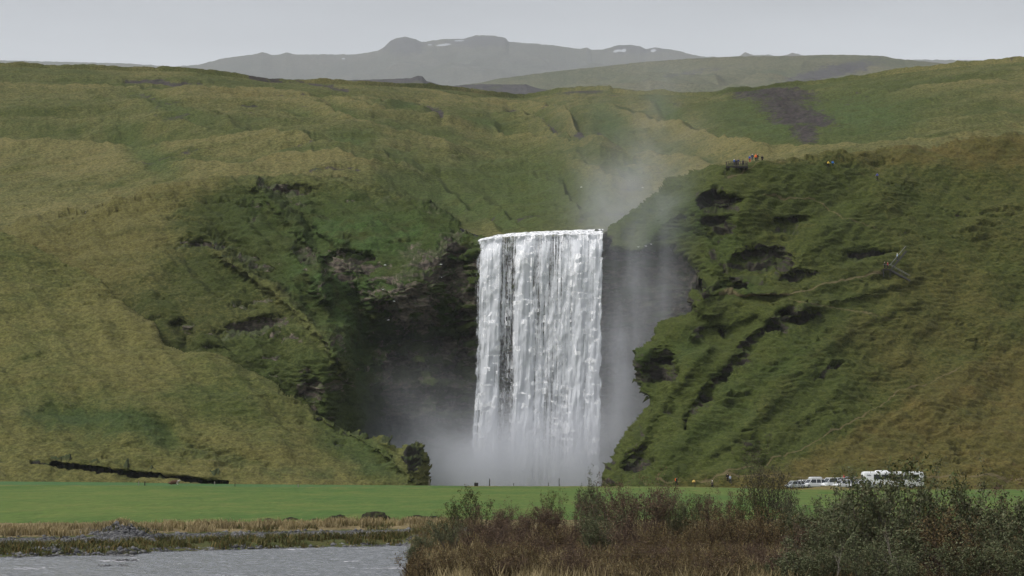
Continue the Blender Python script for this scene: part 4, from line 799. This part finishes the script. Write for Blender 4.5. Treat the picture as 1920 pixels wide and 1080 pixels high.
def bar(V0, V1, w, M=None):
    """a square bar from point to point"""
    a, b = np.array(V0, float), np.array(V1, float); d = (b - a) / np.linalg.norm(b - a); u = np.cross(d, [0.0, 1, 0] if abs(d[1]) < .9 else [1.0, 0, 0]); u /= np.linalg.norm(u); v = np.cross(d, u)
    c = [(-1, -1), (1, -1), (1, 1), (-1, 1)]; V = [a + (u * i + v * j) * w / 2 for i, j in c] + [b + (u * i + v * j) * w / 2 for i, j in c]
    return V, [(0, 1, 2, 3), (7, 6, 5, 4), (0, 4, 5, 1), (1, 5, 6, 2), (2, 6, 7, 3), (3, 7, 4, 0)]
def box(c, s):
    x, y, z = c; a, b, e = [q / 2 for q in s]
    V = [(x + i * a, y + j * b, z + k * e) for k in (-1, 1) for i, j in ((-1, -1), (1, -1), (1, 1), (-1, 1))]
    return V, [(3, 2, 1, 0), (4, 5, 6, 7), (0, 1, 5, 4), (1, 2, 6, 5), (2, 3, 7, 6), (3, 0, 4, 7)]
def joined(name, parts, m, parent=None, bevel=0, smooth=False):
    V, Fq = [], []
    for v, f in parts: n = len(V); V += [tuple(q) for q in v]; Fq += [tuple(i + n for i in t) for t in f]
    me = bpy.data.meshes.new(name); me.from_pydata(V, [], Fq); me.update(); o = link(name, me, m, parent, smooth)
    if bevel: b = o.modifiers.new('bevel', 'BEVEL'); b.width = bevel; b.segments = 2; b.limit_method = 'ANGLE'
    return o
for px, ytop, d, pale, wid, lb in [(918, 898, 486, 0, .17, 'tall dark fence post standing against the mist, left of centre of the fall'), (1048, 897, 486, 0, .12, 'tall thin dark fence post standing against the mist, right of centre of the fall'), (963, 906, 490, 0, .10, 'short stub of a post between the two tall ones on the brow'), (1028, 905, 490, 0, .10, 'short stub of a post just left of the thin tall one'),
        (805, 899, 480, 1, .16, 'pale post on the brow before the dark rock end of the spur'), (560, 908, 420, 1, .14, 'pale post in the pasture below the middle of the spur'), (442, 908, 400, 0, .10, 'thin dark post in the pasture right of the ditch end'), (404, 903, 470, 1, .18, 'short pale post near the end of the black ditch'), (262, 903, 440, 1, .12, 'pale post near the left edge of the pasture'), (273.5, 902, 440, 0, .16, 'dark post beside the pale one near the left edge of the pasture'),
        (893, 905, 480, 0, .75, 'dark squat stump on the brow left of the tall dark post'), (1302, 907, 478, 0, .12, 'dark post at the edge of the brown grass among the ground walkers'), (1398, 910, 478, 1, .12, 'pale post at the edge of the brown grass left of the tall dark bush'), (1205, 908, 480, 0, .12, None)]:
    if not lb: continue
    g0 = ground_at('field', px, 0) if False else None
    b = bank_z(np.array([px]), np.array([d]))[0][0]
    P, kp, Xq, Yq = LAYERS['field']; i = np.unravel_index(np.argmin((P[..., 0] - (px - CX) / F * d) ** 2 + (P[..., 1] - d) ** 2), Xq.shape); zf = P[i][2]
    zt = CAMZ + (HOR - ytop) / F * d; h = max(zt - zf, .5)
    V, Fq = bar((0, 0, -.2), (.02, 0, h), wid); o = joined('stump' if wid > .5 else 'fence_post', [(V, Fq), bar((0, 0, h - .001), (.02, 0, h + .03), wid * .8)], M_POSTW if pale else M_POSTD); o.location = ((px - CX) / F * d, d, zf)
    props(o, lb, 'stump' if wid > .5 else 'fence post', 'posts along the pasture fence' if wid <= .5 else None)
lump('marker_stone', ground_at('bluff', 1301, 901) + [0, -.6, .1], (.34, .3, .34), simple('yellow lichen stone', (.55, .36, .10), .8, .2), 'small rounded pale yellow stone beside the path at the hill foot', 'stone', None, 5, .15)

# ------------------------------------------------------------------ people
MC = {}
def cloth(c):
    if c not in MC: MC[c] = simple('cloth %.2f %.2f %.2f' % c, c, .85, .15, .15, 9)
    return MC[c]
SKIN = simple('skin', (.42, .26, .19), .6, .3)
def skinned(name, pts, edges, rad, m, parent, sub=1):
    me = bpy.data.meshes.new(name); me.from_pydata(pts, edges, []); o = link(name, me, m, parent)
    sk = o.modifiers.new('skin', 'SKIN'); sk.use_smooth_shade = True
    for i, r_ in enumerate(rad):
        v = me.skin_vertices[0].data[i]; v.radius = (r_, r_) if np.isscalar(r_) else r_; v.use_root = (i == 0)
    if sub: b = o.modifiers.new('round', 'SUBSURF'); b.levels = sub; b.render_levels = sub
    return o
def person(loc, face, jacket, trousers, label, hat=None, hair=(.05, .035, .025), pose='stand', pack=None, group=None, sc=1.0):
    """face: heading, 0 looks at the camera; pose: stand, walk, lean, sit"""
    r = empty('person', loc, label, 'person', group, face, sc)
    st = {'walk': .24, 'stand': .04, 'lean': .05, 'sit': .0}[pose]; fw = {'lean': -.16, 'walk': -.05}.get(pose, 0)
    pz = .92 if pose != 'sit' else .36
    pel = (0, 0, pz); ch = (0, fw * .7, pz + .40); nk = (0, fw, pz + .58); hd = (0, fw - .015, pz + .68); ht = (0, fw - .01, pz + .80)
    pts = [pel, (0, fw * .35, pz + .2), ch, nk, hd, ht]; ed = [(0, 1), (1, 2), (2, 3), (3, 4), (4, 5)]; rad = [.13, .12, (.15, .11), .055, .085, .07]
    arms, legs = [], []
    for s in (-1, 1):
        b = len(pts); sw = s * st * .7
        sh = (s * .17, ch[1], pz + .50); el = (s * .25, ch[1] + sw + .03, pz + .24); wr = (s * .23, ch[1] + sw * 1.4 - (.14 if pose != 'lean' else .3), pz + (.03 if pose != 'lean' else .14)); pm = (wr[0], wr[1] - .03, wr[2] - .09)
        pts += [sh, el, wr, pm]; rad += [.06, .045, .03, (.034, .02)]; ed += [(2, b), (b, b + 1), (b + 1, b + 2), (b + 2, b + 3)]; arms.append((sh, el, wr))
        for k in range(4):
            n = len(pts); x = pm[0] + (k - 1.5) * .02; pts += [(x, pm[1] - .01, pm[2] - .045), (x - s * .004, pm[1] - .03, pm[2] - (.075, .085, .08, .065)[k])]; rad += [.009, .008]; ed += [(b + 3, n), (n, n + 1)]
        n = len(pts); pts += [(pm[0] - s * .035, pm[1] - .02, pm[2] + .02), (pm[0] - s * .045, pm[1] - .045, pm[2] - .01)]; rad += [.011, .009]; ed += [(b + 3, n), (n, n + 1)]
        b = len(pts)
        if pose == 'sit': hp, kn, an, to = (s * .1, 0, pz - .04), (s * .14, -.42, pz + .02), (s * .13, -.5, .08), (s * .14, -.66, .04)
        else: hp, kn, an, to = (s * .09, 0, pz - .05), (s * .10, -s * st * .45 - .04, .50), (s * .10, -s * st + .04, .09), (s * .11, -s * st - .13, .04)
        pts += [hp, kn, an, to]; rad += [.085, .06, .042, .04]; ed += [(0, b), (b, b + 1), (b + 1, b + 2), (b + 2, b + 3)]; legs.append((hp, kn, an, to))
    n = len(pts); pts += [(0, hd[1] - .10, hd[2] + .015)]; rad += [.016]; ed += [(4, n)]        # nose
    skinned('body', pts, ed, rad, SKIN, r, 1)
    jp = [(0, fw * .2, pz - .02), (0, fw * .35, pz + .2), ch, (0, fw, pz + .55)]; je = [(0, 1), (1, 2), (2, 3)]; jr = [(.20, .16), (.19, .155), (.20, .15), .075]
    for sh, el, wr in arms: b = len(jp); jp += [sh, el, wr]; jr += [.085, .07, .05]; je += [(2, b), (b, b + 1), (b + 1, b + 2)]
    skinned('jacket', jp, je, jr, cloth(jacket), r, 1)
    tp = [(0, 0, pz)]; te = []; tr = [(.165, .14)]
    for hp, kn, an, to in legs: b = len(tp); tp += [hp, kn, (an[0], an[1], an[2] + .03)]; tr += [.105, .08, .065]; te += [(0, b), (b, b + 1), (b + 1, b + 2)]
    skinned('trousers', tp, te, tr, cloth(trousers), r, 1)
    for hp, kn, an, to in legs: skinned('shoe', [(an[0], an[1] + .03, .05), to], [(0, 1)], [.06, .05], cloth((.03, .028, .026)), r, 1)
    V, Fq = ICO2; H = V * [.098, .105, .09]; H = H[:] + np.array([0, hd[1] + .018, hd[2] + .065])
    o = link('hat' if hat else 'hair', raw_mesh('headwear', H, Fq), cloth(hat) if hat else cloth(hair), r, True)
    if pack: joined('backpack', [box((0, ch[1] + .22, pz + .32), (.30, .2, .46))], cloth(pack), r, .06)
    return r
BLUE, NAVY, BLACK, RED, ORANGE, YELLOW, WHITE, GREY, DKGREY = (.04, .12, .48), (.018, .03, .10), (.012, .012, .014), (.42, .03, .035), (.95, .18, .03), (.85, .62, .10), (.75, .76, .78), (.25, .26, .28), (.05, .05, .055)
# viewing platform on top of the bluff
PD = ground_at('bluff', 1384, 318)[1] - 2.4; PC = at(1382, 311.5, PD)
M_DECK = simple('weathered deck boards', (.16, .135, .11), .9, .15); M_RAIL = simple('railing wood', (.085, .072, .062), .85, .15); M_UNDER = simple('dark platform framing', (.03, .028, .027), .9, .1)
plat = empty('viewing_platform', PC, 'wooden viewing platform with a slatted railing overhanging the top of the bluff', 'platform')
joined('deck', [box((0, 1.4 , -.08), (5.0, 3.2, .16))], M_DECK, plat, .02)
joined('fascia', [box((0, -.24, -.24), (5.06, .08, .42)), box((-2.54, 1.4, -.24), (.08, 3.2, .42)), box((2.54, 1.4, -.24), (.08, 3.2, .42))], M_UNDER, plat)
for sx in (-1.9, -.4, .9, 2.1): joined('support', [bar((sx, .1, -.3), (sx + .2, 2.6, -1.5), .26)], M_UNDER, plat)
fr_ = joined('railing', [box((0, -.2, 1.08), (5.0, .10, .07)), box((0, -.2, .55), (5.0, .05, .06))], M_RAIL, plat)
for k in range(13): joined('post' , [box((-2.45 + k * 4.9 / 12, -.14, .53), (.15, .08, 1.06))], M_RAIL, fr_)
for sx in (-1, 1):
    sr = joined('railing', [box((sx * 2.48, 1.4, 1.08), (.10, 3.1, .07)), box((sx * 2.48, 1.4, .55), (.05, 3.1, .06))], M_RAIL, plat)
    for k in range(3): joined('post', [box((sx * 2.44, .5 + k * 1.1, .53), (.07, .09, 1.06))], M_RAIL, sr)
def on_plat(dx, dy=.4): return PC + np.array([dx, dy, 0])
person(on_plat(-.62, .25), R(200), BLUE, DKGREY, 'person in a blue jacket and pale cap at the left of the platform group', hat=WHITE, pose='lean')
person(on_plat(-.12, .55), R(170), BLACK, BLACK, 'person dressed in black standing between two others on the viewing platform')
person(on_plat(.32, .35), R(150), NAVY, DKGREY, 'tallest dark figure in the middle of the viewing platform', sc=1.06, pose='lean')
person(on_plat(1.5, .2), R(190), DKGREY, BLACK, 'person in dark grey leaning alone on the right part of the platform railing', pose='lean', sc=.95)
G = lambda px, py: ground_at('bluff', px, py)
def gp(px, py, lift=0.0):
    q = G(px, py).copy(); q[2] += lift; return q
person(gp(1404.5, 300), R(185), BLUE, RED, 'person in a blue jacket and red trousers behind the platform', hat=GREY, pose='walk')
person(gp(1408, 300), R(160), NAVY, NAVY, 'person in navy with a white hat right beside the one in red trousers', hat=WHITE, sc=.95)
person(gp(1417, 304), R(180), ORANGE, BLACK, 'person in a bright orange jacket beside the viewing platform', hat=ORANGE, pose='walk', sc=1.12)
person(gp(1421, 300), R(140), BLACK, DKGREY, 'dark figure half hidden behind the orange jacket', hat=(.4, .3, .2), sc=.95)
person(gp(1430.5, 298), R(175), BLACK, BLACK, 'tall person all in black standing by the path posts right of the orange jacket', sc=1.08)
person(gp(1553.5, 312), R(100), YELLOW, BLACK, 'walker in a yellow jacket on the hilltop path', pose='walk')
person(gp(1561.5, 315), R(80), (.05, .22, .62), BLACK, 'walker in a bright blue jacket following the yellow jacket on the hilltop path', pose='walk', pack=(.05, .2, .55))
person(gp(1644, 341), R(280), (.10, .12, .38), BLACK, 'lone walker in a violet-blue jacket farther down the hilltop path', pose='walk')
person(gp(1268, 910), R(60), BLACK, BLACK, 'person in black with an orange pack at the foot of the dark cliff edge', pose='walk', pack=ORANGE)
person(gp(1335.5, 915), R(190), (.10, .09, .08), BLACK, 'walker in dark clothes with a white cap, alone on the brown grass', hat=WHITE, pose='walk')
person(gp(1364, 907), R(170), BLACK, BLACK, 'person in black walking next to one in pale blue at the hill foot', pose='walk')
person(gp(1369.5, 908), R(200), (.35, .42, .55), DKGREY, 'person in a pale blue jacket walking next to one in black at the hill foot', hat=(.5, .35, .2), pose='walk')

# stairway with a landing at the right edge of the photo
M_STEEL = simple('galvanised rail', (.20, .20, .20), .6, .3); M_STAIR = simple('dark stair steel', (.05, .048, .046), .8, .2)
SL = gp(1662, 512) + [0, -1.2, 1.2]
stair = empty('hillside_stairway', SL, 'dark steel stairway with pale handrails and a landing on the hillside at the right edge', 'stairway')
joined('landing', [box((0, 0, -.1), (1.8, 1.6, .14)), box((-.75, -.6, -1.0), (.16, .16, 1.8)), box((.75, -.6, -1.0), (.16, .16, 1.8)), box((-.75, .6, -.8), (.16, .16, 1.4))], M_STAIR, stair)
def flight(dx, dz, dy, nst, nm):
    L_ = [box((.9 + dx * (i + .5) / nst, dy * (i + .5) / nst, dz * (i + .5) / nst - .1), (abs(dx) / nst * 1.02, 1.4, .06)) for i in range(nst)]
    st = [bar((.9, dy * 0 + s, -.25), (.9 + dx, dy + s, dz - .25), .3) for s in (-.72, .72)]
    o = joined(nm, L_ + st, M_STAIR, stair)
    for s in (-.7, .7):
        h = joined('handrail', [bar((.9 - (0 if dz > 0 else 1.7), s, 1.05), (.9, s, 1.05), .06), bar((.9, s, 1.05), (.9 + dx, dy + s, dz + 1.05), .06)], M_STEEL, o)
        for k in range(6): t = k / 5; joined('baluster', [bar((.9 + dx * t, dy * t + s, dz * t - .1), (.9 + dx * t, dy * t + s, dz * t + 1.05), .06)], M_STAIR, h)
flight(4.2, 4.6, 4.0, 20, 'upper_flight'); flight(4.2, -2.6, -1.4, 14, 'lower_flight')
person(SL + [-.4, -.1, 0], R(120), BLACK, BLACK, 'person in dark clothes with a pale cap on the stairway landing', hat=(.6, .55, .45), sc=.95)
person(SL + [.35, .2, 0], R(60), RED, DKGREY, 'person in a red and grey jacket on the stairway landing', hat=(.6, .3, .3), sc=.95)
person(SL + [.9 + 1.9, 4.0 * 1.9 / 4.2, 4.6 * 1.9 / 4.2 ], R(250), (.55, .68, .85), NAVY, 'person in a pale blue jacket climbing the upper stairs at the photo edge', hat=WHITE)

# ------------------------------------------------------------------ vehicles
M_WHITE = simple('white car paint', (.78, .79, .80), .35, .5, .03); M_SILVER = simple('silver car paint', (.48, .50, .53), .3, .6, .03); M_GLASS = simple('dark vehicle glass', (.03, .035, .042), .08, .6, .02)
M_TYRE = simple('tyre rubber', (.018, .018, .019), .9, .2); M_RIM = simple('wheel rim', (.30, .30, .31), .4, .5); M_TRIM = simple('dark trim', (.03, .03, .032), .7, .2); M_LAMP = simple('lamp glass', (.5, .52, .54), .15, .6); M_REDL = simple('red lamp', (.35, .02, .02), .2, .5); M_GREYR = simple('grey roof', (.14, .145, .16), .5, .4)
def loft(secs):
    """secs: list of closed rings with the same number of points"""
    n = len(secs[0]); V = [p for s in secs for p in s]; Fq = [(i * n + k, i * n + (k + 1) % n, (i + 1) * n + (k + 1) % n, (i + 1) * n + k) for i in range(len(secs) - 1) for k in range(n)]
    return V, Fq + [tuple(range(n))[::-1], tuple((len(secs) - 1) * n + k for k in range(n))]
def wheel(parent, x, y, r, w=.2):
    a = np.linspace(0, 2 * np.pi, 20, endpoint=False); ring = lambda rr, yy: [(x + rr * math.cos(t), yy, r + rr * math.sin(t)) for t in a]
    o = joined('wheel', [loft([ring(r * .8, y - w / 2), ring(r, y - w / 2 + .03), ring(r, y + w / 2 - .03), ring(r * .8, y + w / 2)])], M_TYRE, parent)
    s = -1 if y < 0 else 1; yy = y + s * w / 2
    joined('rim', [loft([ring(r * .62, yy - s * .02), ring(r * .58, yy + s * .015)][:: s])], M_RIM, o)
def car(loc, rz, L, W, H, kind, paint, label, roof=None, box_=None):
    t = empty('parked_car', loc, label, 'car', 'cars parked at the foot of the hill', rz); gc = .22; bz = H * .56; hw = W / 2     # nose at -x
    hood = {'hatch': (.20, .34, .88, .97), 'suv': (.21, .33, .93, .985), 'van': (.11, .24, .96, .99), 'estate': (.24, .37, .90, .98)}[kind]
    xs = lambda f: -L / 2 + L * f
    def ring(f, zb, zt, wf): x = xs(f); w_ = hw * wf; return [(x, -w_, zb + .08), (x, -w_ * .98, zt - .05), (x, -w_ * .88, zt), (x, w_ * .88, zt), (x, w_ * .98, zt - .05), (x, w_, zb + .08), (x, w_ * .9, zb), (x, -w_ * .9, zb)]
    hz = bz * (.90 if kind != 'van' else 1.0)
    joined('body', [loft([ring(0, .36, hz * .72, .80), ring(.03, gc, hz * .84, .93), ring(.12, gc, hz * .94, .99), ring(hood[0] + .02, gc, bz, 1), ring(.6, gc, bz * 1.01, 1), ring(.9, gc, bz * 1.02, .99), ring(.98, gc + .05, bz, .95), ring(1, .4, bz * .9, .88)])], paint, t, .03, True)
    def gring(f, z, wf): x = xs(f); w_ = hw * wf; return [(x, -w_, z[0]), (x, -w_ * .86 if z[1] - z[0] > .3 else -w_, z[1]), (x, w_ * .86 if z[1] - z[0] > .3 else w_, z[1]), (x, w_, z[0])]
    rt = H - .06
    joined('windows', [loft([gring(hood[0], (bz - .02, bz + .01), .93), gring(hood[1], (bz - .02, rt), .95), gring(hood[2], (bz - .02, rt), .95), gring(hood[3], (bz - .02, bz + .02), .93)])], M_GLASS, t)
    rs = [xs(hood[1] - .02), xs(hood[1] + .06), xs(hood[2] - .08), xs(hood[2] + .015)]
    joined('roof', [loft([[(x, -hw * wv, H - .09 - dz), (x, -hw * wv * .94, H - dz), (x, hw * wv * .94, H - dz), (x, hw * wv, H - .09 - dz)] for x, wv, dz in zip(rs, (.80, .85, .85, .82), (.04, 0, 0, .03))])], roof or paint, t, .03, True)
    pil = []
    for s in (-1, 1):
        for f0, f1 in ((hood[0], hood[1]), (.56, .56), (hood[2] + (.01 if kind == 'van' else -.14), hood[2] - .15), (hood[3], hood[2])): pil.append(bar((xs(f0), s * hw * .95, bz - .02), (xs(f1), s * hw * .83, rt), .09 if f0 != hood[0] else .08))
    joined('pillars', pil, paint, t)
    joined('bumper', [box((xs(.005), 0, .42), (.12, W * .84, .2)), box((xs(.995), 0, .45), (.12, W * .84, .2))], M_TRIM, t, .03)
    for s in (-1, 1):
        joined('headlight', [box((xs(.025), s * hw * .70, hz * .76), (.16, .34, .15))], M_LAMP, t, .03); joined('tail_light', [box((xs(.985), s * hw * .8, bz * .82), (.12, .18, .3))], M_REDL, t, .02)
        joined('mirror', [box((xs(hood[0] + .06), s * (hw + .09), bz + .06), (.12, .2, .15))], paint, t, .03)
        for f in (.19, .80): wheel(t, xs(f), s * (hw - .1), .34 if kind != 'hatch' else .30)
    if box_: joined('roof_box', [loft([[(x, -hw * .55 * q, H + .06), (x, -hw * .55 * q, H + .06 + .34 * q), (x, hw * .55 * q, H + .06 + .34 * q), (x, hw * .55 * q, H + .06)] for x, q in ((xs(.30), .5), (xs(.38), .9), (xs(.82), 1), (xs(.9), .6))])], M_WHITE, t, .04, True); 
    return t
CZ = lambda py, d: CAMZ + (HOR - py) / F * d
def park(px, py, d): return np.array([(px - CX) / F * d, d, CZ(py, d)])
car(park(1489, 915.5, 494), R(20), 3.9, 1.68, 1.46, 'hatch', M_SILVER, 'small silver white car at the left end of the parked row, nose out', )
car(park(1505, 914.5, 499), R(24), 4.5, 1.8, 1.55, 'estate', M_WHITE, 'white car second from the left in the parked row, behind the silver one')
car(park(1523, 914.5, 495), R(24), 4.6, 1.85, 1.72, 'suv', M_WHITE, 'white off-roader with a white roof box in the parked row', box_=True)
car(park(1547, 914.5, 500), R(24), 4.6, 1.85, 1.68, 'suv', M_WHITE, 'white car between the roof-box car and the tall van in the row', roof=M_SILVER)
car(park(1562, 915, 495), R(24), 5.0, 1.95, 2.0, 'van', M_WHITE, 'tall white van in the middle of the parked row, behind the grassy mound')
car(park(1580, 915, 493), R(24), 4.4, 1.8, 1.62, 'estate', M_WHITE, 'white car just right of the tall white van')
car(park(1598, 915, 497), R(24), 4.8, 1.9, 1.78, 'suv', M_WHITE, 'white off-roader with a grey roof, left of the bus', roof=M_GREYR)
car(park(1612, 915.5, 493), R(24), 4.5, 1.85, 1.60, 'hatch', M_WHITE, 'white car nearest the bus with its front half hidden by the willow')
car(park(1586, 908, 512), R(24), 4.4, 1.8, 1.5, 'estate', M_SILVER, 'pale silver car in a second row behind the other parked cars')
person(park(1580.5, 911, 508) + [0, 0, .45], R(180), RED, DKGREY, 'person in a dark red jacket standing behind the row of parked cars', hat=RED)
def bus():
    L, W, H = 12.0, 2.5, 3.35; P0 = park(1614, 916, 503); t = empty('coach', P0 + [L / 2, 0, 0], 'large white coach parked at the right end of the row of cars', 'coach', None, R(4)); hw = W / 2; x0 = -L / 2
    def ring(x, zb, zt, wf): w_ = hw * wf; return [(x, -w_, zb), (x, -w_, zt - .35), (x, -w_ * .93, zt - .08), (x, -w_ * .75, zt), (x, w_ * .75, zt), (x, w_ * .93, zt - .08), (x, w_, zt - .35), (x, w_, zb)]
    joined('body', [loft([ring(x0, .55, H - .35, .90), ring(x0 + .12, .38, H - .12, .97), ring(x0 + .5, .32, H, 1), ring(-x0 - .6, .32, H, 1), ring(-x0 - .1, .36, H - .2, .97), ring(-x0, .5, H - .5, .92)])], M_WHITE, t, .05, True)
    for k in range(6):
        x = x0 + 2.75 + k * 1.5
        for s in (-1, 1): joined('window', [box((x, s * (hw + .004), 2.28), (1.40, .03, 1.0))], M_GLASS, t, .04)
    joined('windscreen', [box((-x0 - .02, 0, 2.1), (.1, W * .84, 1.5))], M_GLASS, t, .05); joined('rear_window', [box((x0 - .0, 0, 2.35), (.06, W * .7, .75))], M_GLASS, t, .05)
    joined('roof_unit', [loft([[(x, -.8 * q, H - .03), (x, -.7 * q, H + .24 * q), (x, .7 * q, H + .24 * q), (x, .8 * q, H - .03)] for x, q in ((x0 + 2.6, .6), (x0 + 3.0, 1), (x0 + 5.3, 1), (x0 + 5.7, .6))])], M_WHITE, t, .04, True)
    joined('skirt_panel', [box((0, s * (hw + .003), .42), (L * .94, .03, .16)) for s in (-1, 1)], M_TRIM, t)
    # dark script high on the rear side panel, too small in the photo to read
    wr = []; xx = x0 + .72
    for wd, hh in ((.13, .30), (.10, .18), (.08, .18), (.12, .28), (.08, .17), (.11, .18)): wr.append(bar((xx, -hw - .012, 2.52), (xx + .07, -hw - .012, 2.52 + hh), .045)); wr.append(bar((xx + .02, -hw - .012, 2.55), (xx + wd + .06, -hw - .012, 2.58), .035)); xx += wd + .03
    joined('lettering', wr, M_TRIM, t)
    for x in (x0 + 2.2, x0 + 3.5, -x0 - 2.4):
        for s in (-1, 1): wheel(t, x, s * (hw - .12), .5, .3)
    for s in (-1, 1): joined('tail_light', [box((x0 + .03, s * hw * .8, 1.1), (.1, .2, .5))], M_REDL, t, .02); joined('headlight', [box((-x0 - .05, s * hw * .7, .9), (.14, .4, .25))], M_LAMP, t, .04); joined('mirror', [box((-x0 + .15, s * (hw + .2), 2.3), (.2, .25, .5))], M_TRIM, t, .05)
bus()

# ------------------------------------------------------------------ animals
def cow():
    P, kp, Xq, Yq = LAYERS['field']; d = 462; x = (328 - CX) / F * d; i = np.unravel_index(np.argmin((P[..., 0] - x) ** 2 + (P[..., 1] - d) ** 2), Xq.shape)
    t = empty('cow', P[i] + [0, 0, -.05], 'brown cow with a pale patch lying in the pasture below the black ditch', 'cow', None, R(8))
    g = N('brown and white hide'); p = g.pos(); n = g.noise(p, 1.7, 2, .5); xs = g.n('ShaderNodeSeparateXYZ', {0: p}).outputs[0]
    m = g.surf(g.mix(g.rng(g.math('ADD', g.math('MULTIPLY', n, .5), g.math('MULTIPLY', xs, .45)), .48, .52), (.085, .045, .027), (.42, .37, .31)), .85, .15)
    pts = [(-.75, 0, .42), (-.3, 0, .47), (.25, 0, .48), (.62, 0, .56), (.85, -.03, .74), (1.0, -.08, .82), (1.2, -.12, .72)]; ed = [(0, 1), (1, 2), (2, 3), (3, 4), (4, 5), (5, 6)]; rad = [(.30, .34), (.40, .38), (.38, .38), (.28, .30), .17, .14, .085]
    for s in (-1, 1):      # folded legs
        b = len(pts); pts += [(.45, s * .24, .3), (.78, s * .3, .12), (.5, s * .3, .07), (-.62, s * .28, .34), (-.25, s * .42, .2), (-.62, s * .42, .10), (-.35, s * .45, .06)]; rad += [.12, .075, .055, .18, .10, .065, .055]
        ed += [(3, b), (b, b + 1), (b + 1, b + 2), (0, b + 3), (b + 3, b + 4), (b + 4, b + 5), (b + 5, b + 6)]
        b = len(pts); pts += [(.98, -.08 + s * .16, .86)]; rad += [.045]; ed += [(5, b)]
    b = len(pts); pts += [(-1.05, .02, .36), (-1.08, .1, .08)]; rad += [.05, .03]; ed += [(0, b), (b, b + 1)]
    skinned('body', pts, ed, rad, m, t, 2)
    for s in (-1, 1): joined('horn', [bar((1.0, -.08 + s * .08, .92), (1.02, -.08 + s * .2, 1.06), .04)], simple('horn', (.4, .36, .28), .6), t)
cow()
M_GULL = simple('white plumage', (.80, .80, .78), .8, .1, .04); M_GULLW = simple('grey wing', (.32, .33, .35), .8, .1)
def gull_mesh():
    secs = []; a = np.linspace(0, 2 * np.pi, 10, endpoint=False)
    for x, r_, z in ((-.30, .01, .0), (-.2, .05, 0), (-.05, .085, 0), (.1, .08, .01), (.17, .05, .03), (.22, .048, .05), (.27, .03, .045), (.31, .008, .04)): secs.append([(x, r_ * math.cos(t), z + r_ * math.sin(t)) for t in a])
    me = bpy.data.meshes.new('gull body'); V, Fq = loft(secs); me.from_pydata(V, [], Fq); me.materials.append(M_GULL); me.update(); ws = []
    for s in (-1, 1):
        V = [(.12, s * .05, .06), (-.06, s * .05, .06), (.10, s * .28, .13), (-.05, s * .28, .12), (-.02, s * .58, .09), (-.08, s * .55, .085)]; V += [(x, y, z - .012) for x, y, z in V]
        Fq = [(0, 1, 3, 2), (2, 3, 5, 4), (6, 8, 9, 7), (8, 10, 11, 9), (0, 2, 8, 6), (2, 4, 10, 8), (1, 7, 9, 3), (3, 9, 11, 5), (4, 5, 11, 10), (0, 6, 7, 1)]
        w_ = bpy.data.meshes.new('gull wing'); w_.from_pydata(V, [], Fq); w_.materials.append(M_GULLW if False else M_GULL); w_.update(); ws.append(w_)
    return me, ws
GB, GW = gull_mesh()
for k, (px, py, d, rz, lb) in enumerate([(722, 497, 596, 20, 'white gull on the mossy shelf at the top of the brown rock face'), (827, 496, 596, 160, 'white gull before the dark cliff top near the fall'), (718, 543, 594, 60, 'white gull at the left edge of the brown rock face'), (739, 565, 592, 200, 'white gull before the middle of the brown rock face'),
        (828, 520, 596, 100, 'white gull over the green ledge beside the brown rock face'), (728, 600, 590, 10, 'white gull low before the brown rock face'), (957, 550, 590, 30, 'gull flying in front of the falling water'), (1090, 351, 640, 0, 'white gull flying above the lip of the fall in the drifting spray'), (1205, 352, 625, 185, 'white gull flying left of the bluff skyline'),
        (1197, 463, 596, 40, 'leftmost of three white gulls before the misty wall right of the fall'), (1211, 461.5, 596, 200, 'middle of three white gulls before the misty wall right of the fall'), (1221, 458, 596, 120, 'rightmost of three white gulls before the misty wall right of the fall')]):
    t = empty('gull', at(px, py, d), lb, 'bird', 'gulls around the fall', R(rz)); t.scale = (1.1,) * 3
    o = bpy.data.objects.new('body', GB); C.objects.link(o); o.parent = t
    for w_ in GW: o = bpy.data.objects.new('wing', w_); C.objects.link(o); o.parent = t
